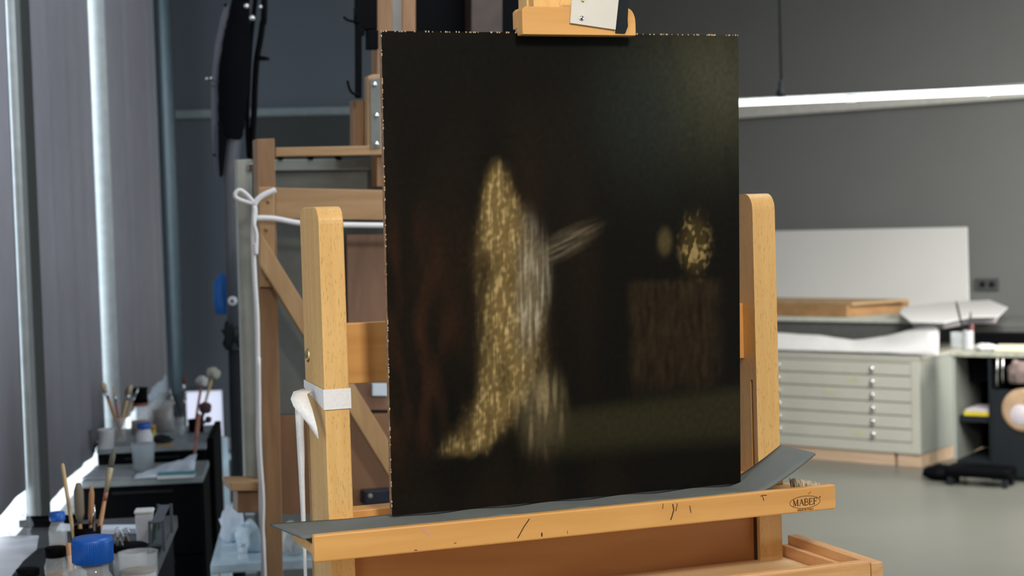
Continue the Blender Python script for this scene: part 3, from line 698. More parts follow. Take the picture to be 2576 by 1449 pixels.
for (a, c, r_) in ((620, 15, 7), (634, 45, 8), (655, 17, 5)):
    q = XA.v(a, c, -.05); build('steel_knob', MB().lathe([(0, -r_ * k_)] + [(r_ * k_ * math.sin(t * .4), -r_ * k_ * math.cos(t * .4)) for t in range(1, 8)], q, 12), 'chrome', ea)
for (a, c, r_) in ((520, 198, 4), (531, 197, 4)):
    q = XA.v(a, c, -.02); build('steel_knob', MB().lathe([(0, -r_ * k_)] + [(r_ * k_ * math.sin(t * .4), -r_ * k_ * math.cos(t * .4)) for t in range(1, 8)], q, 12), 'chrome', ea)
build('knob_stem', MB().tube(xs([(522, 198), (552, 206)], -.015), 3 * k_, 8), 'greyp', ea)
build('side_shield', plank(XA, [(582, 15), (566, 75), (553, 180), (548, 300), (550, 450), (540, 450), (532, 330), (530, 210), (541, 110), (556, 40), (567, 12)], .04, .004), plain('grey blue shield', (.095, .11, .15), .35), ea, .001)
for a, c in ((567, 13), (539, 390)):
    q = XA.v(a, c, .035); build('rivet', MB().lathe([(0, -.003), (.004, -.002), (.004, 0)], (q.x, .036, q.z), 10, 'y'), 'black', ea)
q = XA.v(585, 757, -.03)
kb = build('white_knob', MB().lathe([(.006, -.012), (.012, -.010), (.0135, -.004), (.0135, .008)], (q.x, q.y, q.z), 20, 'y'), 'milky', ea)
build('knob_hole', MB().lathe([(0, -.0135), (.004, -.0135), (.004, -.011)], (q.x, q.y, q.z), 12, 'y'), 'black', kb)
build('crumpled_cuff', lump(XA.v(588, 880, 0), (.026, .026, .05), 4, .5), 'black2', ea)
build('lower_tube', MB().tube([XA.v(590, 850, 0), XA.v(598, 1150, 0), XA.v(606, 1800, 0)], 17 * k_, 14), 'black2', ea)
gl = lump((0, 0, 0), (.027, .03, .066), 9, .16)
single('blue_glove', gl, 'bluebag', 'bright blue rubber glove hanging behind the grey tube of the extraction arm', 'glove', None, loc=XA.w(XA.v(562, 790, .05)))

# ================================================================ BLACK CARTS
def cart(name, label, X0, X1, Y0, Y1, zt, rows, rim=True):
    t = thing(name, label, 'cart', RM, ((X0 + X1) / 2, (Y0 + Y1) / 2, 0))
    w2_, d2 = (X1 - X0) / 2, (Y1 - Y0) / 2
    build('cart_body', MB().box(-w2_, w2_, -d2 + .008, d2, .09, zt - .022), 'black', t, .004)
    h = (zt - .022 - .10) / rows
    for i in range(rows):
        dr = build('drawer', MB().box(-w2_ + .006, w2_ - .006, -d2 - .006, -d2 + .007, .10 + i * h + .003, .10 + (i + 1) * h - .003), 'black', t, .002)
        build('handle', MB().box(-w2_ * .5, w2_ * .5, -d2 - .012, -d2 - .0062, .10 + (i + 1) * h - .02, .10 + (i + 1) * h - .014), 'black2', dr, .001)
    build('cart_top', MB().box(-w2_, w2_, -d2 - .008, d2, zt - .021, zt), 'cartop', t, .003)
    for sx in (-1, 1):
        for sy in (-1, 1): build('caster', MB().lathe([(.028, -.012), (.032, -.006), (.032, .006), (.028, .012)], (sx * (w2_ - .05), sy * (d2 - .05), .033), 14, 'x').box(sx * (w2_ - .05) - .02, sx * (w2_ - .05) + .02, sy * (d2 - .05) - .02, sy * (d2 - .05) + .02, .064, .089), 'black2', t)
    return t
ZA = .738; YA = 4.79
a0, a1 = RM.v(202, 1210, YA).x, RM.v(511, 1206, YA).x
cart('front_cart', 'black drawer cart with papers and tissues on its top, nearest of the two black carts', max(a0, XL + .045), a1, YA, YA + .30, ZA, 3)
ZB = .785; YB2 = 5.15
b0, b1_ = RM.v(196, 1150, YB2).x, RM.v(520, 1130, YB2).x
ct = cart('rear_cart', 'black cart crowded with jars and brushes, behind the cart with the tissues', max(b0, XL + .045), b1_, YB2, YB2 + .46, ZB, 4)
build('side_rail', MB().box((b1_ - max(b0, XL + .045)) / 2 + .001, (b1_ - max(b0, XL + .045)) / 2 + .022, -.22, .23, .10, ZB + .012), 'black', ct, .003)
TB, TA = ZB + .0005, ZA + .0005
# papers and tissues on the front cart
def flat(px_poly, z, fr=G0): return [fr.z(px, py, z) for px, py in px_poly]
single('paper_sheet', MB().prism(flat([(206, 1205), (330, 1204), (345, 1182), (232, 1185)], TA), (0, 0, .003)), plain('greyish paper', (.34, .36, .40), .8), 'greyish paper lying at the left front of the nearer black cart', 'paper')
def tis(a, c):
    A = on(338 + 150 * a, 4.70 + .02 * a, TA); Bv = on(345 + 152 * a, 4.765 + .135 * a, TA)
    p = A.lerp(Bv, c); h = (.004 + .032 * a * sm(0, .6, c) + .010 * NZ.noise(Vector((a * 5, c * 4, 2)))) * (1 if 0 < c else .2)
    return p + Vector((0, 0, max(.002, h)))
single('tissue_pile', MB().grid(tis, 30, 12), 'tissue', 'crumpled white tissues heaped on the nearer black cart', 'tissue', solid=.002)
q = on(452, 4.69, TA); t_ = thing('teal_notebook', 'teal-edged pad under the tissues on the nearer black cart', 'notebook', RM, RM.I @ q)
build('pages', MB().box(-.062, .042, -.004, .05, .0005, .010), 'white', t_, .001); build('cover', MB().box(-.063, .043, -.005, .051, .0105, .0125), 'teal', t_)

# cloudy cup on the front cart
def cup(name, label, cat, p, r0_, r1_, h, mat, group=None, th=.0012):
    o = thing(name, label, cat, None, p, group)
    build('cup_wall', MB().lathe([(0, 0), (r0_, 0), (r1_, h), (r1_ + .001, h + .0015), (r1_ - th, h), (r0_ - th, th), (0, th)], (0, 0, 0), 22), mat, o)
    return o
q = on(362, 4.85, TA); o = cup('plastic_beaker', 'cloudy clear plastic beaker standing in front of the blue-capped jar', 'cup', q, .029, .034, .080, 'plastic')
build('rim', MB().lathe([(.034, .079), (.0355, .0805), (.034, .082)], (0, 0, 0), 22), 'plastic', o)

q = on(268, 5.02, TB); o = cup('milky_cup', 'small milky white cup at the left corner of the rear cart', 'cup', q, .022, .025, .058, 'milky'); build('cup_knob', MB().lathe([(0, -.03), (.005, -.029), (.006, -.024)], (0, 0, .022), 10, 'x'), 'chrome', o)
# glass with brushes
def pot(p, r_, h, name, label, mat='glass', group=None):
    o = thing(name, label, 'jar', None, p, group)
    build('glass_wall', MB().lathe([(0, 0), (r_ * .9, 0), (r_, .006), (r_, h), (r_ * 1.04, h + .002), (r_ * .93, h), (r_ * .93, .005), (0, .005)], (0, 0, 0), 22), mat, o)
    return o
q = on(302, 5.16, TB); pot(q, .022, .075, 'brush_glass', 'curved glass holding brushes on the rear cart, beside the milky cup')
def brush_to(p, px, py, d, hm, bm, label, group, r_=.004, rb=.006, dz=.008):
    return stick_thing('paint_brush', label, 'brush', Vector(p) + Vector((0, 0, dz)), at(px, py, d), BRUSH(hm, bm, r_, rb), group)
GR = 'brushes standing on the rear cart'
b0_ = q
brush_to(q + Vector((.008, .004, 0)), 257, 962, 5.12, 'handle', 'bristle', 'orange-handled brush with pale flat bristles, leftmost in the curved glass', GR, .006, .010)
brush_to(q + Vector((.01, -.006, 0)), 284, 972, 5.14, 'handle_r', 'bristle', 'thin reddish brush second from left in the curved glass', GR, .005, .003)
brush_to(q + Vector((-.01, .0, 0)), 330, 968, 5.2, 'handle_p', 'bristle', 'pale fan-tipped brush leaning right in the curved glass', GR, .0055, .008)
brush_to(q + Vector((-.008, .008, 0)), 322, 975, 5.22, 'handle', 'bristle_d', 'brown brush behind the pale fan-tipped brush', GR, .005, .006)
brush_to(q + Vector((-.01, -.01, 0)), 349, 975, 5.24, 'handle_p', 'steel', 'thin grey-tipped brush behind the black-capped bottle', GR, .003, .003)
# bottles
q = on(356, 5.34, TB)
lathe_thing('black_capped_bottle', 'tall glass bottle with a wide black cap on the rear cart', 'bottle', q, [
    ('bottle_glass', [(0, 0), (.033, 0), (.035, .004), (.035, .075), (.028, .092), (.022, .096), (.022, .10)], 'glass'),
    ('contents', [(0, .003), (.031, .003), (.031, .045), (0, .045)], 'amber'),
    ('collar', [(.025, .092), (.025, .102)], 'terra'),
    ('cap', [(.024, .1025), (.026, .104), (.024, .125), (.0235, .140), (.026, .150), (.024, .152), (0, .152)], 'black')])
q = on(364, 5.10, TB)
lathe_thing('blue_capped_jar', 'small jar with a blue screw cap in front of the black-capped bottle', 'bottle', q, [
    ('jar_glass', [(0, 0), (.026, 0), (.027, .003), (.027, .026), (.020, .040), (.018, .044), (.018, .047)], 'milky'),
    ('cap', [(.0205, .0475), (.0215, .049), (.0215, .064), (.019, .066), (0, .066)], 'blue')])
q = on(388, 5.16, TB); lathe_thing('yellow_marker', 'yellow marker standing right of the blue-capped jar', 'marker', q, [('barrel', [(.0055, 0), (.0055, .036)], 'yellow'), ('cap', [(.006, .0362), (.0055, .05), (0, .051)], 'orange')])
q = on(410, 5.42, TB)
lathe_thing('brown_jar', 'cloudy jar of brownish liquid in the middle of the rear cart', 'jar', q, [('jar_glass', [(0, 0), (.036, 0), (.038, .006), (.037, .085), (.030, .096), (.031, .10)], 'glass'), ('contents', [(0, .004), (.0325, .004), (.0325, .07), (0, .072)], plain('cloudy brown liquid', (.22, .17, .13), .5, var=.3, scale=30))])
q = on(408, 5.12, TB); single('dark_rag', lump((0, 0, 0), (.030, .022, .013), 5, .5), 'black2', 'crumpled dark rag lying right of the yellow marker', 'rag', None, loc=q)
q = on(413, 5.03, TB); stick_thing('orange_pencil', 'orange pencil lying on the rear cart before the dark rag', 'pencil', q + Vector((.025, 0, .003)), q + Vector((-.035, .03, .003)), [('barrel', [(0, .0025), (.9, .0025)], 'orange'), ('point', [(.9, .0025), (1, .0004)], 'handle_p')])
q = on(452, 5.30, TB); pot(q, .020, .055, 'small_brush_glass', 'small clear glass of dark brushes near the right end of the rear cart')
brush_to(q + Vector((.006, 0, 0)), 426, 978, 5.3, 'handle_d', 'steel', 'black brush with bare metal tip leaning left in the small glass', GR, .004, .003)
brush_to(q + Vector((.004, .006, 0)), 432, 1000, 5.3, 'handle_d', 'bristle', 'short pale-tipped black brush beside it in the small glass', GR, .005, .004)
brush_to(q + Vector((-.004, 0, 0)), 466, 944, 5.3, 'handle_d', 'bristle_d', 'dark brush with a rust red tip, upright in the small glass', GR, .0045, .007)
brush_to(q + Vector((-.006, .006, 0)), 470, 990, 5.34, 'handle_d', 'steel', 'dark brush leaning right behind the red-tipped one', GR, .004, .003)
q = on(517, 5.36, TB); q2 = on(494, 5.33, TB)
o = thing('rim_holder', 'dark round holder with pom brushes at the right end of the rear cart', 'holder', None, q2)
build('holder_cup', MB().lathe([(0, 0), (.024, 0), (.026, .045), (.0235, .045), (.022, .004), (0, .004)], (0, 0, 0), 18), 'black', o)
build('holder_plate', MB().lathe([(0, .0), (.032, .0), (.038, .006), (.032, .004), (0, .003)], (0, 0, 0), 22), 'plastic', o)
def pom(p, px, py, d, hm, mat, label, r_):
    tip = at(px, py, d); base = Vector(p) + Vector((0, 0, .008)); L = (tip - base).length
    qq = (tip - base).to_track_quat('Z', 'Y'); o = thing('mop_brush', label, 'brush', None, base, 'round mop brushes on the rear cart', qq.to_matrix().to_4x4())
    build('handle', MB().lathe([(.003, 0), (.0045, L * .5), (.005, L - r_)], (0, 0, 0), 10), hm, o)
    build('mop_head', lump((0, 0, L - r_ * 1.75), (r_, r_, r_), px, .18), mat, o)
pom(q2 + Vector((-.008, 0, 0)), 511, 945, 5.36, 'handle_r', plain('white mop hair', (.50, .50, .46), .9, var=.3, scale=80), 'white and dark round mop brush at the right end of the rear cart', .020)
pom(q2 + Vector((.004, 0, 0)), 541, 925, 5.4, 'handle_p', plain('cream mop hair', (.42, .40, .33), .9, var=.2, scale=80), 'cream round mop brush, the tallest and rightmost on the rear cart', .022)
pom(q2 + Vector((.008, -.01, 0)), 521, 1012, 5.3, 'handle_d', 'maroon', 'dark maroon round sponge brush below the cream mop brush', .020)
pom(q2 + Vector((-.014, -.01, 0)), 530, 1052, 5.27, 'handle_d', 'maroon', 'smaller dark maroon sponge leaning low at the right end of the rear cart', .011)
q = on(487, 4.92, TA); stick_thing('wooden_spatula', 'reddish wooden spatula standing behind the tissues', 'spatula', q, at(500, 1040, 5.0), [('handle', [(0, .004), (.5, .0045)], 'handle_r'), ('blade', [(.5, .0045), (.62, .007), (.97, .006), (1, .002)], 'handle_r')])

# ================================================================ FOREGROUND BENCH
ZT2 = .80
bench = thing('window_bench', 'grey bench along the window wall in the lower left corner', 'bench', RM, (0, 0, 0))
bX0, bX1, bY0, bY1 = XL + .06, RM.z(428, 1338, ZT2).x, 1.55, 3.78
build('bench_top', MB().box(bX0, bX1, bY0, bY1, ZT2 - .03, ZT2), plain('bench laminate', (.05, .055, .06), .45, var=.2, scale=20), bench, .003)
build('bench_body', MB().box(bX0 + .01, bX1 - .01, bY0 + .02, bY1 - .012, .09, ZT2 - .031), 'black', bench, .003)
for yy in (bY0 + .1, bY1 - .1):
    for xx in (bX0 + .05, bX1 - .05): build('leg', MB().box(xx - .02, xx + .02, yy - .02, yy + .02, 0, .089), 'black2', bench)
TZ = ZT2 + .0005
def rim(a, c):
    pass
sheet = [(-60, 1354), (98, 1351), (92, 1385), (55, 1420), (28, 1455), (-60, 1470)]
single('worn_white_sheet', MB().prism(flat(sheet, TZ), (0, 0, .004)), plain('worn white sheet', (.50, .52, .56), .6, var=.12, scale=14), 'smeared white sheet lying on the bench in the far lower left corner', 'sheet', bevel=.0015)
single('dark_cloth', MB().prism(flat([(30, 1456), (58, 1420), (95, 1388), (150, 1384), (160, 1410), (100, 1465)], TZ), (0, 0, .008)), 'black2', 'dark cloth on the bench right of the smeared white sheet', 'cloth', bevel=.003)
q = on(45, 3.50, TZ + .004); single('crumpled_film', lump((0, 0, 0), (.030, .02, .030), 11, .5), plain('clear film', (.4, .42, .46), .2, var=.1, alpha=.16), 'crumpled clear film at the left edge behind the white sheet', 'plastic film', None, loc=q)
q = on(120, 3.66, TZ); single('dark_tray', MB().box(-.055, .060, -.028, .028, 0, .010).box(-.055, .06, -.028, -.024, .01, .016).box(-.055, .06, .024, .028, .01, .016), 'black', 'shallow dark tray at the far end of the bench', 'tray', None, loc=q, bevel=.001)
single('white_envelope', MB().prism([q_ for q_ in flat([(142, 1336), (178, 1336), (182, 1322), (152, 1320)], TZ + .012)], (0, 0, .003)), 'tissue', 'small pale packet behind the small blue-capped bottle', 'packet')
single('white_card_sheet', MB().prism(flat([(238, 1345), (342, 1343), (346, 1333), (245, 1334)], TZ), (0, 0, .012)), 'tissue', 'white card lying on the bench behind the large blue cap', 'card', bevel=.001)
def bottle(name, label, p, r_, hb_, cap_r, cap_h, capmat, body='glass', fill=None, fillh=.5):
    parts = [('bottle_glass', [(0, 0), (r_ * .95, 0), (r_, r_ * .1), (r_, hb_ * .7), (r_ * .85, hb_ * .86), (cap_r * .8, hb_ * .97), (cap_r * .8, hb_)], body),
             ('cap', [(cap_r * .97, hb_ + .0005), (cap_r, hb_ + .003), (cap_r, hb_ + cap_h * .92), (cap_r * .93, hb_ + cap_h), (0, hb_ + cap_h)], capmat)]
    if fill: parts.append(('contents', [(0, .004), (r_ * .9, .004), (r_ * .9, hb_ * fillh), (0, hb_ * fillh)], fill))
    return lathe_thing(name, label, 'bottle', p, parts)
q = on(148, 3.32, TZ); bottle('small_blue_capped_bottle', 'small bottle with a dark blue cap on the bench, left of the brush pot', q, .018, .068, .0155, .018, 'blue', 'glass', 'amber', .3)
q = on(143, 3.02, TZ); bottle('black_lidded_jar', 'squat glass jar with a black lid in front of the small blue-capped bottle', q, .021, .055, .020, .018, 'black', 'glass', 'amber', .5)
q = on(72, 2.98, TZ); bottle('low_dark_jar', 'low jar with a black lid beside the dark cloth', q, .021, .030, .021, .013, 'black', 'glass', 'milky', .6)
q = on(112, 2.86, TZ); bottle('squat_label_jar', 'squat glass jar with pale label and dark lid at the bottom edge of the picture', q, .021, .032, .019, .009, 'black2', 'glass', 'cream', .9)
q = on(248, 2.30, .8005)
bc = thing('large_blue_capped_bottle', 'large glass laboratory bottle with a broad bright blue cap, biggest in the lower left', 'bottle', None, q)
H = .44
zc = 1.45 - (1410 - 577) * 2.30 / F - .8005; hc = .036
build('bottle_glass', MB().lathe([(0, 0), (.042, 0), (.044, .006), (.044, zc - .060), (.040, zc - .042), (.027, zc - .022), (.021, zc - .012), (.021, zc)], (0, 0, 0), 32), 'glass', bc)
build('contents', MB().lathe([(0, .004), (.040, .004), (.040, zc - .07), (0, zc - .07)], (0, 0, 0), 28), 'black2', bc)
build('label', MB().lathe([(.0446, .02), (.0446, zc - .075)], (0, 0, 0), 32), 'milky', bc)
cb = MB(); n = 60
prof = [(0, zc + .001), (.026, zc + .001), (.0277, zc + .002), (.0277, zc + hc - .003), (.0262, zc + hc), (0, zc + hc)]
cb.lathe(prof, (0, 0, 0), 60)
for k in range(n):
    a = 2 * math.pi * k / n; cb.box(-.0004, .0004, .0274, .0284, zc + .003, zc + hc - .004) if 0 else None
    ca, sa = math.cos(a), math.sin(a)
    cb.prism([(ca * .0274 - sa * .0006, sa * .0274 + ca * .0006, zc + .003), (ca * .0284, sa * .0284, zc + .003), (ca * .0274 + sa * .0006, sa * .0274 - ca * .0006, zc + .003)], (0, 0, hc - .008))
build('cap', cb, 'blue', bc)
q = on(196, 2.55, .8005)
zz_ = 1.45 - (1449 - 578) * 2.55 / F - .80
lathe_thing('narrow_neck_bottle', 'narrow-necked clear glass bottle just left of the large blue-capped bottle', 'bottle', q, [('bottle_glass', [(0, 0), (.020, 0), (.021, .004), (.021, zz_ - .010), (.018, zz_ + .008), (.010, zz_ + .016), (.009, zz_ + .030), (.010, zz_ + .034)], 'glass'), ('contents', [(0, .004), (.0185, .004), (.0185, zz_ - .02), (0, zz_ - .02)], 'milky')])
# pot of tools
q = on(222, 2.98, TZ); ztop = 1.45 - (1322 - 579) * 2.98 / F - ZT2
o = thing('black_tool_pot', 'black pot of brushes and spatulas behind the large blue cap', 'pot', None, q)
build('pot_wall', MB().lathe([(0, 0), (.026, 0), (.0265, ztop), (.024, ztop), (.0235, .004), (0, .004)], (0, 0, 0), 22), 'black', o)
GT = 'tools standing in the black pot'
def blade(base, px, py, d, label, mats, rb, name='palette_knife'):
    return stick_thing(name, label, 'tool', base, at(px, py, d), [('handle', [(0, .003), (.55, .0042), (.6, .003)], mats[0]), ('blade', [(.6, .003), (.7, rb), (.92, rb), (1, rb * .45)], mats[1])], GT)
blade(q + Vector((-.010, .0, .01)), 197, 1215, 2.98, 'broad grey-brown wooden paddle, fattest tool in the black pot', ('handle', plain('grey brown paddle', (.17, .14, .10), .7)), .0088, 'wooden_paddle')
blade(q + Vector((.0, .006, .01)), 231, 1222, 3.0, 'short blunt light wooden stick in the middle of the black pot', ('handle', 'handle'), .0052, 'wooden_stick')
stick_thing('long_brush', 'long brush with yellowish ferrule leaning right above the large blue cap', 'brush', q + Vector((.004, -.008, .01)), at(287, 1128, 3.0), [('handle', [(0, .003), (.42, .0048), (.62, .0035)], 'handle'), ('band', [(.62, .0042), (.68, .0042)], 'handle_r'), ('ferrule', [(.68, .0040), (.86, .0058)], plain('tan ferrule', (.36, .30, .19), .4)), ('bristles', [(.86, .0055), (.95, .0055), (1, .001)], plain('olive bristle', (.12, .12, .09), .9))], GT)
stick_thing('pale_stick', 'pale thin stick leaning far left out of the black pot', 'stick', q + Vector((-.016, .012, .01)), at(157, 1166, 3.05), [('stick_shaft', [(0, .0035), (.98, .0038), (1, .002)], 'handle_p')], GT)
stick_thing('thin_steel_needle', 'thin shiny metal-tipped tool in the middle of the black pot', 'tool', q + Vector((.006, .004, .01)), at(238, 1270, 2.95), [('handle', [(0, .003), (.8, .0035)], 'handle_d'), ('tip', [(.8, .0032), (1, .001)], 'chrome')], GT)
stick_thing('short_pencil', 'short thin dark pencil low at the left of the black pot', 'pencil', q + Vector((-.012, -.012, .01)), at(176, 1282, 2.95), [('barrel', [(0, .0028), (.9, .0028), (1, .0004)], 'handle_p')], GT)
stick_thing('wood_stub', 'orange-brown wooden stub leaning outside the black pot', 'stick', on(184, 2.86, TZ), at(172, 1366, 2.86), [('stick_shaft', [(0, .0045), (1, .0045)], 'handle')], GT)
# small tin, clips, beaker, container, rack
q = on(201, 2.80, TZ); lathe_thing('black_small_tin', 'small black tin directly left of the large blue cap', 'tin', q, [('tin_body', [(0, 0), (.016, 0), (.016, .062), (0, .062)], 'black'), ('lid', [(.0165, .0625), (.0165, .072), (0, .072)], 'black2')])
q = on(328, 3.1, TZ)
zk = 1.45 - (1384 - 577) * 3.1 / F - ZT2
o = thing('black_lidded_container', 'black-lidded container right of the large blue cap', 'container', None, q)
build('container_body', MB().lathe([(0, 0), (.030, 0), (.032, zk - .001), (0, zk - .001)], (0, 0, 0), 24), 'glass', o)
build('lid', MB().lathe([(.033, zk - .0005), (.034, zk + .010), (.030, zk + .012), (0, zk + .012)], (0, 0, 0), 24), 'black', o)
for i, (a, c, dz) in enumerate(((303, 3.08, 0), (318, 3.12, 0), (297, 3.13, 0))):
    p = on(a, c, TZ + zk + .0125); o = thing('metal_clip', ['shiny metal clip on the black lid, front one', 'shiny metal clip on the black lid, rightmost', 'dull dark metal clip on the black lid, rear one'][i], 'clip', None, p, 'metal clips on the black lid')
    build('clip_body', MB().prism([(-.006, -.004, 0), (.006, -.004, 0), (.002, -.004, .012), (-.002, -.004, .012)], (0, .008, 0)), 'steel', o, .0006)
    build('clip_arm', MB().tube([(-.004, 0, .011), (-.006, 0, .022), (0, 0, .026), (.006, 0, .022), (.004, 0, .011)], .0009, 6), 'chrome', o)
q = on(352, 2.84, TZ); zk2 = 1.45 - (1392 - 577) * 2.84 / F - ZT2
o = thing('glass_dish', 'clear glass beaker with brown residue, right of the large blue-capped bottle', 'beaker', None, q)
build('glass_wall', MB().lathe([(0, 0), (.030, 0), (.032, .004), (.033, zk2), (.0350, zk2 + .003), (.0315, zk2), (.030, .006), (0, .005)], (0, 0, 0), 28), 'glass', o)
build('residue', MB().lathe([(0, zk2 - .03), (.0305, zk2 - .03), (.0305, zk2 - .028), (0, zk2 - .028)], (0, 0, 0), 24), 'amber', o)
build('milky_contents', MB().lathe([(0, .0065), (.0295, .0065), (.0295, zk2 - .031), (0, zk2 - .031)], (0, 0, 0), 24), 'milky', o)
q = on(364, 3.42, TZ); o = thing('white_tub', 'off-white plastic tub standing on the bench beside the wire rack', 'tub', RM, RM.I @ q)
hh2 = .062
build('tub_body', MB().prism([(-.014, -.02, 0), (.010, -.02, 0), (.020, -.02, hh2), (-.016, -.02, hh2)], (0, .035, 0)), 'milky', o, .003)
build('tub_lid', MB().box(-.0175, .0215, -.022, .017, hh2 + .0003, hh2 + .008), 'whiteboard', o, .003)
q = on(382, 3.38, TZ); single('green_spined_book', MB().prism([(-.003, 0, 0), (.006, 0, 0), (.013, 0, .052), (.004, 0, .052)], (0, .03, 0)), 'green', 'dark green book leaning against the white tub', 'book', RM, loc=RM.I @ q, bevel=.001)
rk = thing('wire_rack', 'dark grey metal rack at the right edge of the bench', 'rack', RM, RM.I @ on(405, 3.42, TZ))
for sx in (-.012, .0145):
    for sy in (-.10, .10): build('rack_post', MB().box(sx - .003, sx + .003, sy - .003, sy + .003, -.0003, .062), 'greyp', rk, .0008)
for z in (.010, .056): build('rack_shelf', MB().box(-.009, .0115, -.103, .103, z, z + .004), 'greyp', rk, .0005)

# ================================================================ PALE STUFF BELOW THE REAR EASEL
tt = on(655, 4.35, .60); TT = Frame((tt.x, tt.y), 7.1)
tb = thing('pale_side_table', 'pale blue-grey table low behind the brown easel', 'table', TT)
build('table_top', MB().box(-.12, .22, -.18, .25, .575, .60), 'bluish', tb, .004)
for sx in (-.11, .21):
    for sy in (-.17, .24): build('leg', MB().box(sx - .01, sx + .01, sy - .01, sy + .01, 0, .5745), 'pale', tb)
build('lower_shelf', MB().box(-.099, .199, -.159, .229, .40, .415), 'bluish', tb, .002)
ZS = .6005
for i, (a, d, r3, lab) in enumerate(((628, 4.30, (.035, .03, .045), 'crumpled pale blue plastic bag left of the brown upright'), (585, 4.45, (.030, .03, .055), 'upright crumpled clear bag at the left end of the pale table'), (737, 4.25, (.028, .028, .050), 'white crumpled bag between the brown upright and the front easel'))):
    single('crumpled_bag', lump((0, 0, 0), r3, i * 3 + 1, .35), ['bluish', 'tissue', 'white'][i], lab, 'bag', None, 'crumpled bags on the pale table', loc=on(a, d, ZS))
q = on(612, 4.20, ZS); bottle('clear_vial', 'small clear bottle in front of the crumpled blue bag', q, .012, .035, .009, .008, 'tissue')
rl = thing('film_roll', 'tall upright roll of pale bluish film behind the carts, right of the black side rail', 'roll', None, on(570, 5.9, 0))
build('film', MB().lathe([(.010, .02), (.030, .02), (.031, .30), (.030, .70), (.010, .70)], (0, 0, 0), 24), 'bluish', rl); build('core', MB().lathe([(.0095, 0), (.0095, .73), (0, .73)], (0, 0, 0), 14), 'card', rl)
bs = thing('low_shelf_unit', 'low pale shelf unit with clutter behind the film roll', 'shelf', RM, RM.I @ on(603, 6.6, 0))
build('shelf_side', MB().box(-.09, -.075, -.12, .12, 0, .55), 'greyp', bs, .002); build('shelf_side', MB().box(.075, .09, -.12, .12, 0, .55), 'greyp', bs, .002)
for z in (.10, .33, .55): build('shelf_board', MB().box(-.0745, .0745, -.12, .12, z - .015, z), 'bluish', bs, .002)
single('grey_rag', lump((0, 0, 0), (.05, .04, .035), 8, .5), plain('grey rag', (.22, .22, .21), .9, var=.3), 'crumpled grey rag heaped on the low pale shelf unit', 'rag', None, loc=on(583, 6.58, .5505))
single('terracotta_tub', MB().lathe([(0, 0), (.022, 0), (.026, .035), (.023, .035), (.020, .004), (0, .004)]), 'terra', 'small terracotta tub on the low pale shelf unit', 'tub', None, loc=on(607, 6.56, .5505))

# ================================================================ PLAN CHESTS (right)
XW = -1.62
pc = thing('plan_chest', 'grey-green metal plan chest of shallow drawers, nearest chest on the right', 'plan chest', CF)
ztc = CF.v(2300, 897, 0).z; print('chest top', ztc)
zb0 = .075
build('chest_body', MB().box(XW, 0, .012, .90, zb0, ztc - .022), 'cab_shade', pc, .003)
build('chest_top', MB().box(XW - .005, .005, -.004, .905, ztc - .0215, ztc), 'cab', pc, .004)
build('corner_stile', MB().box(-.05, 0, -.002, .0118, zb0, ztc - .022), 'cab', pc, .002)
build('corner_stile', MB().box(XW, XW + .05, -.002, .0118, zb0, ztc - .022), 'cab', pc, .002)
zk_ = [CF.v(2197, y, 0).z for y in (927, 959, 994, 1026, 1058, 1092)]
pitch = (zk_[0] - zk_[-1]) / 5
build('top_rail', MB().box(XW + .051, -.051, -.001, .0118, zk_[0] + pitch / 2 + .002, ztc - .022), 'cab', pc, .002)
build('bottom_rail', MB().box(XW + .051, -.051, -.001, .0118, zb0, zk_[-1] - pitch / 2 - .002), 'cab', pc, .002)
xk = CF.v(2197, 990, 0).x; xk2 = CF.v(1963, 1069, 0).x
for i, z in enumerate(zk_):
    zc_ = zk_[0] - i * pitch
    d_ = build('drawer', MB().box(XW + .053, -.053, .0, .0118, zc_ - pitch / 2 + .004, zc_ + pitch / 2 - .003), 'cab', pc, .002)
    for xx in (xk, xk2): build('knob', MB().lathe([(0, -.024), (.012, -.022), (.015, -.016), (.010, -.008), (.007, 0)], (xx, -.0003, zc_), 14, 'y'), 'chrome', d_)
for (a, c, mt) in ((2145, 954, 'yellow'), (2085, 982, 'cream'), (2161, 1088, 'cream')):
    q = CF.v(a, c, -.001); build('label_card', MB().box(q.x - .03, q.x + .03, -.002, -.0006, q.z - .013, q.z + .013), plain('faded label', (.50, .50, .33), .7) , pc)
for xa, xb in ((XW, -.93), (-.92, -.16), (-.15, 0)):
    single('plinth_beam', MB().box(xa + .004, xb - .004, .01, .09, 0, zb0 - .0005), 'pine', {XW: 'pale pine beam under the left part of the plan chest', -.92: 'long pale pine beam under the middle of the plan chest', -.15: 'short brown beam end under the right corner of the plan chest'}[xa], 'beam', CF, 'wooden beams under the plan chest', bevel=.003)
single('plinth_beam', MB().box(-.10, -.004, .10, .85, 0, zb0 - .0005), 'pine', 'brown beam running back under the right side of the plan chest', 'beam', CF, 'wooden beams under the plan chest', bevel=.003)
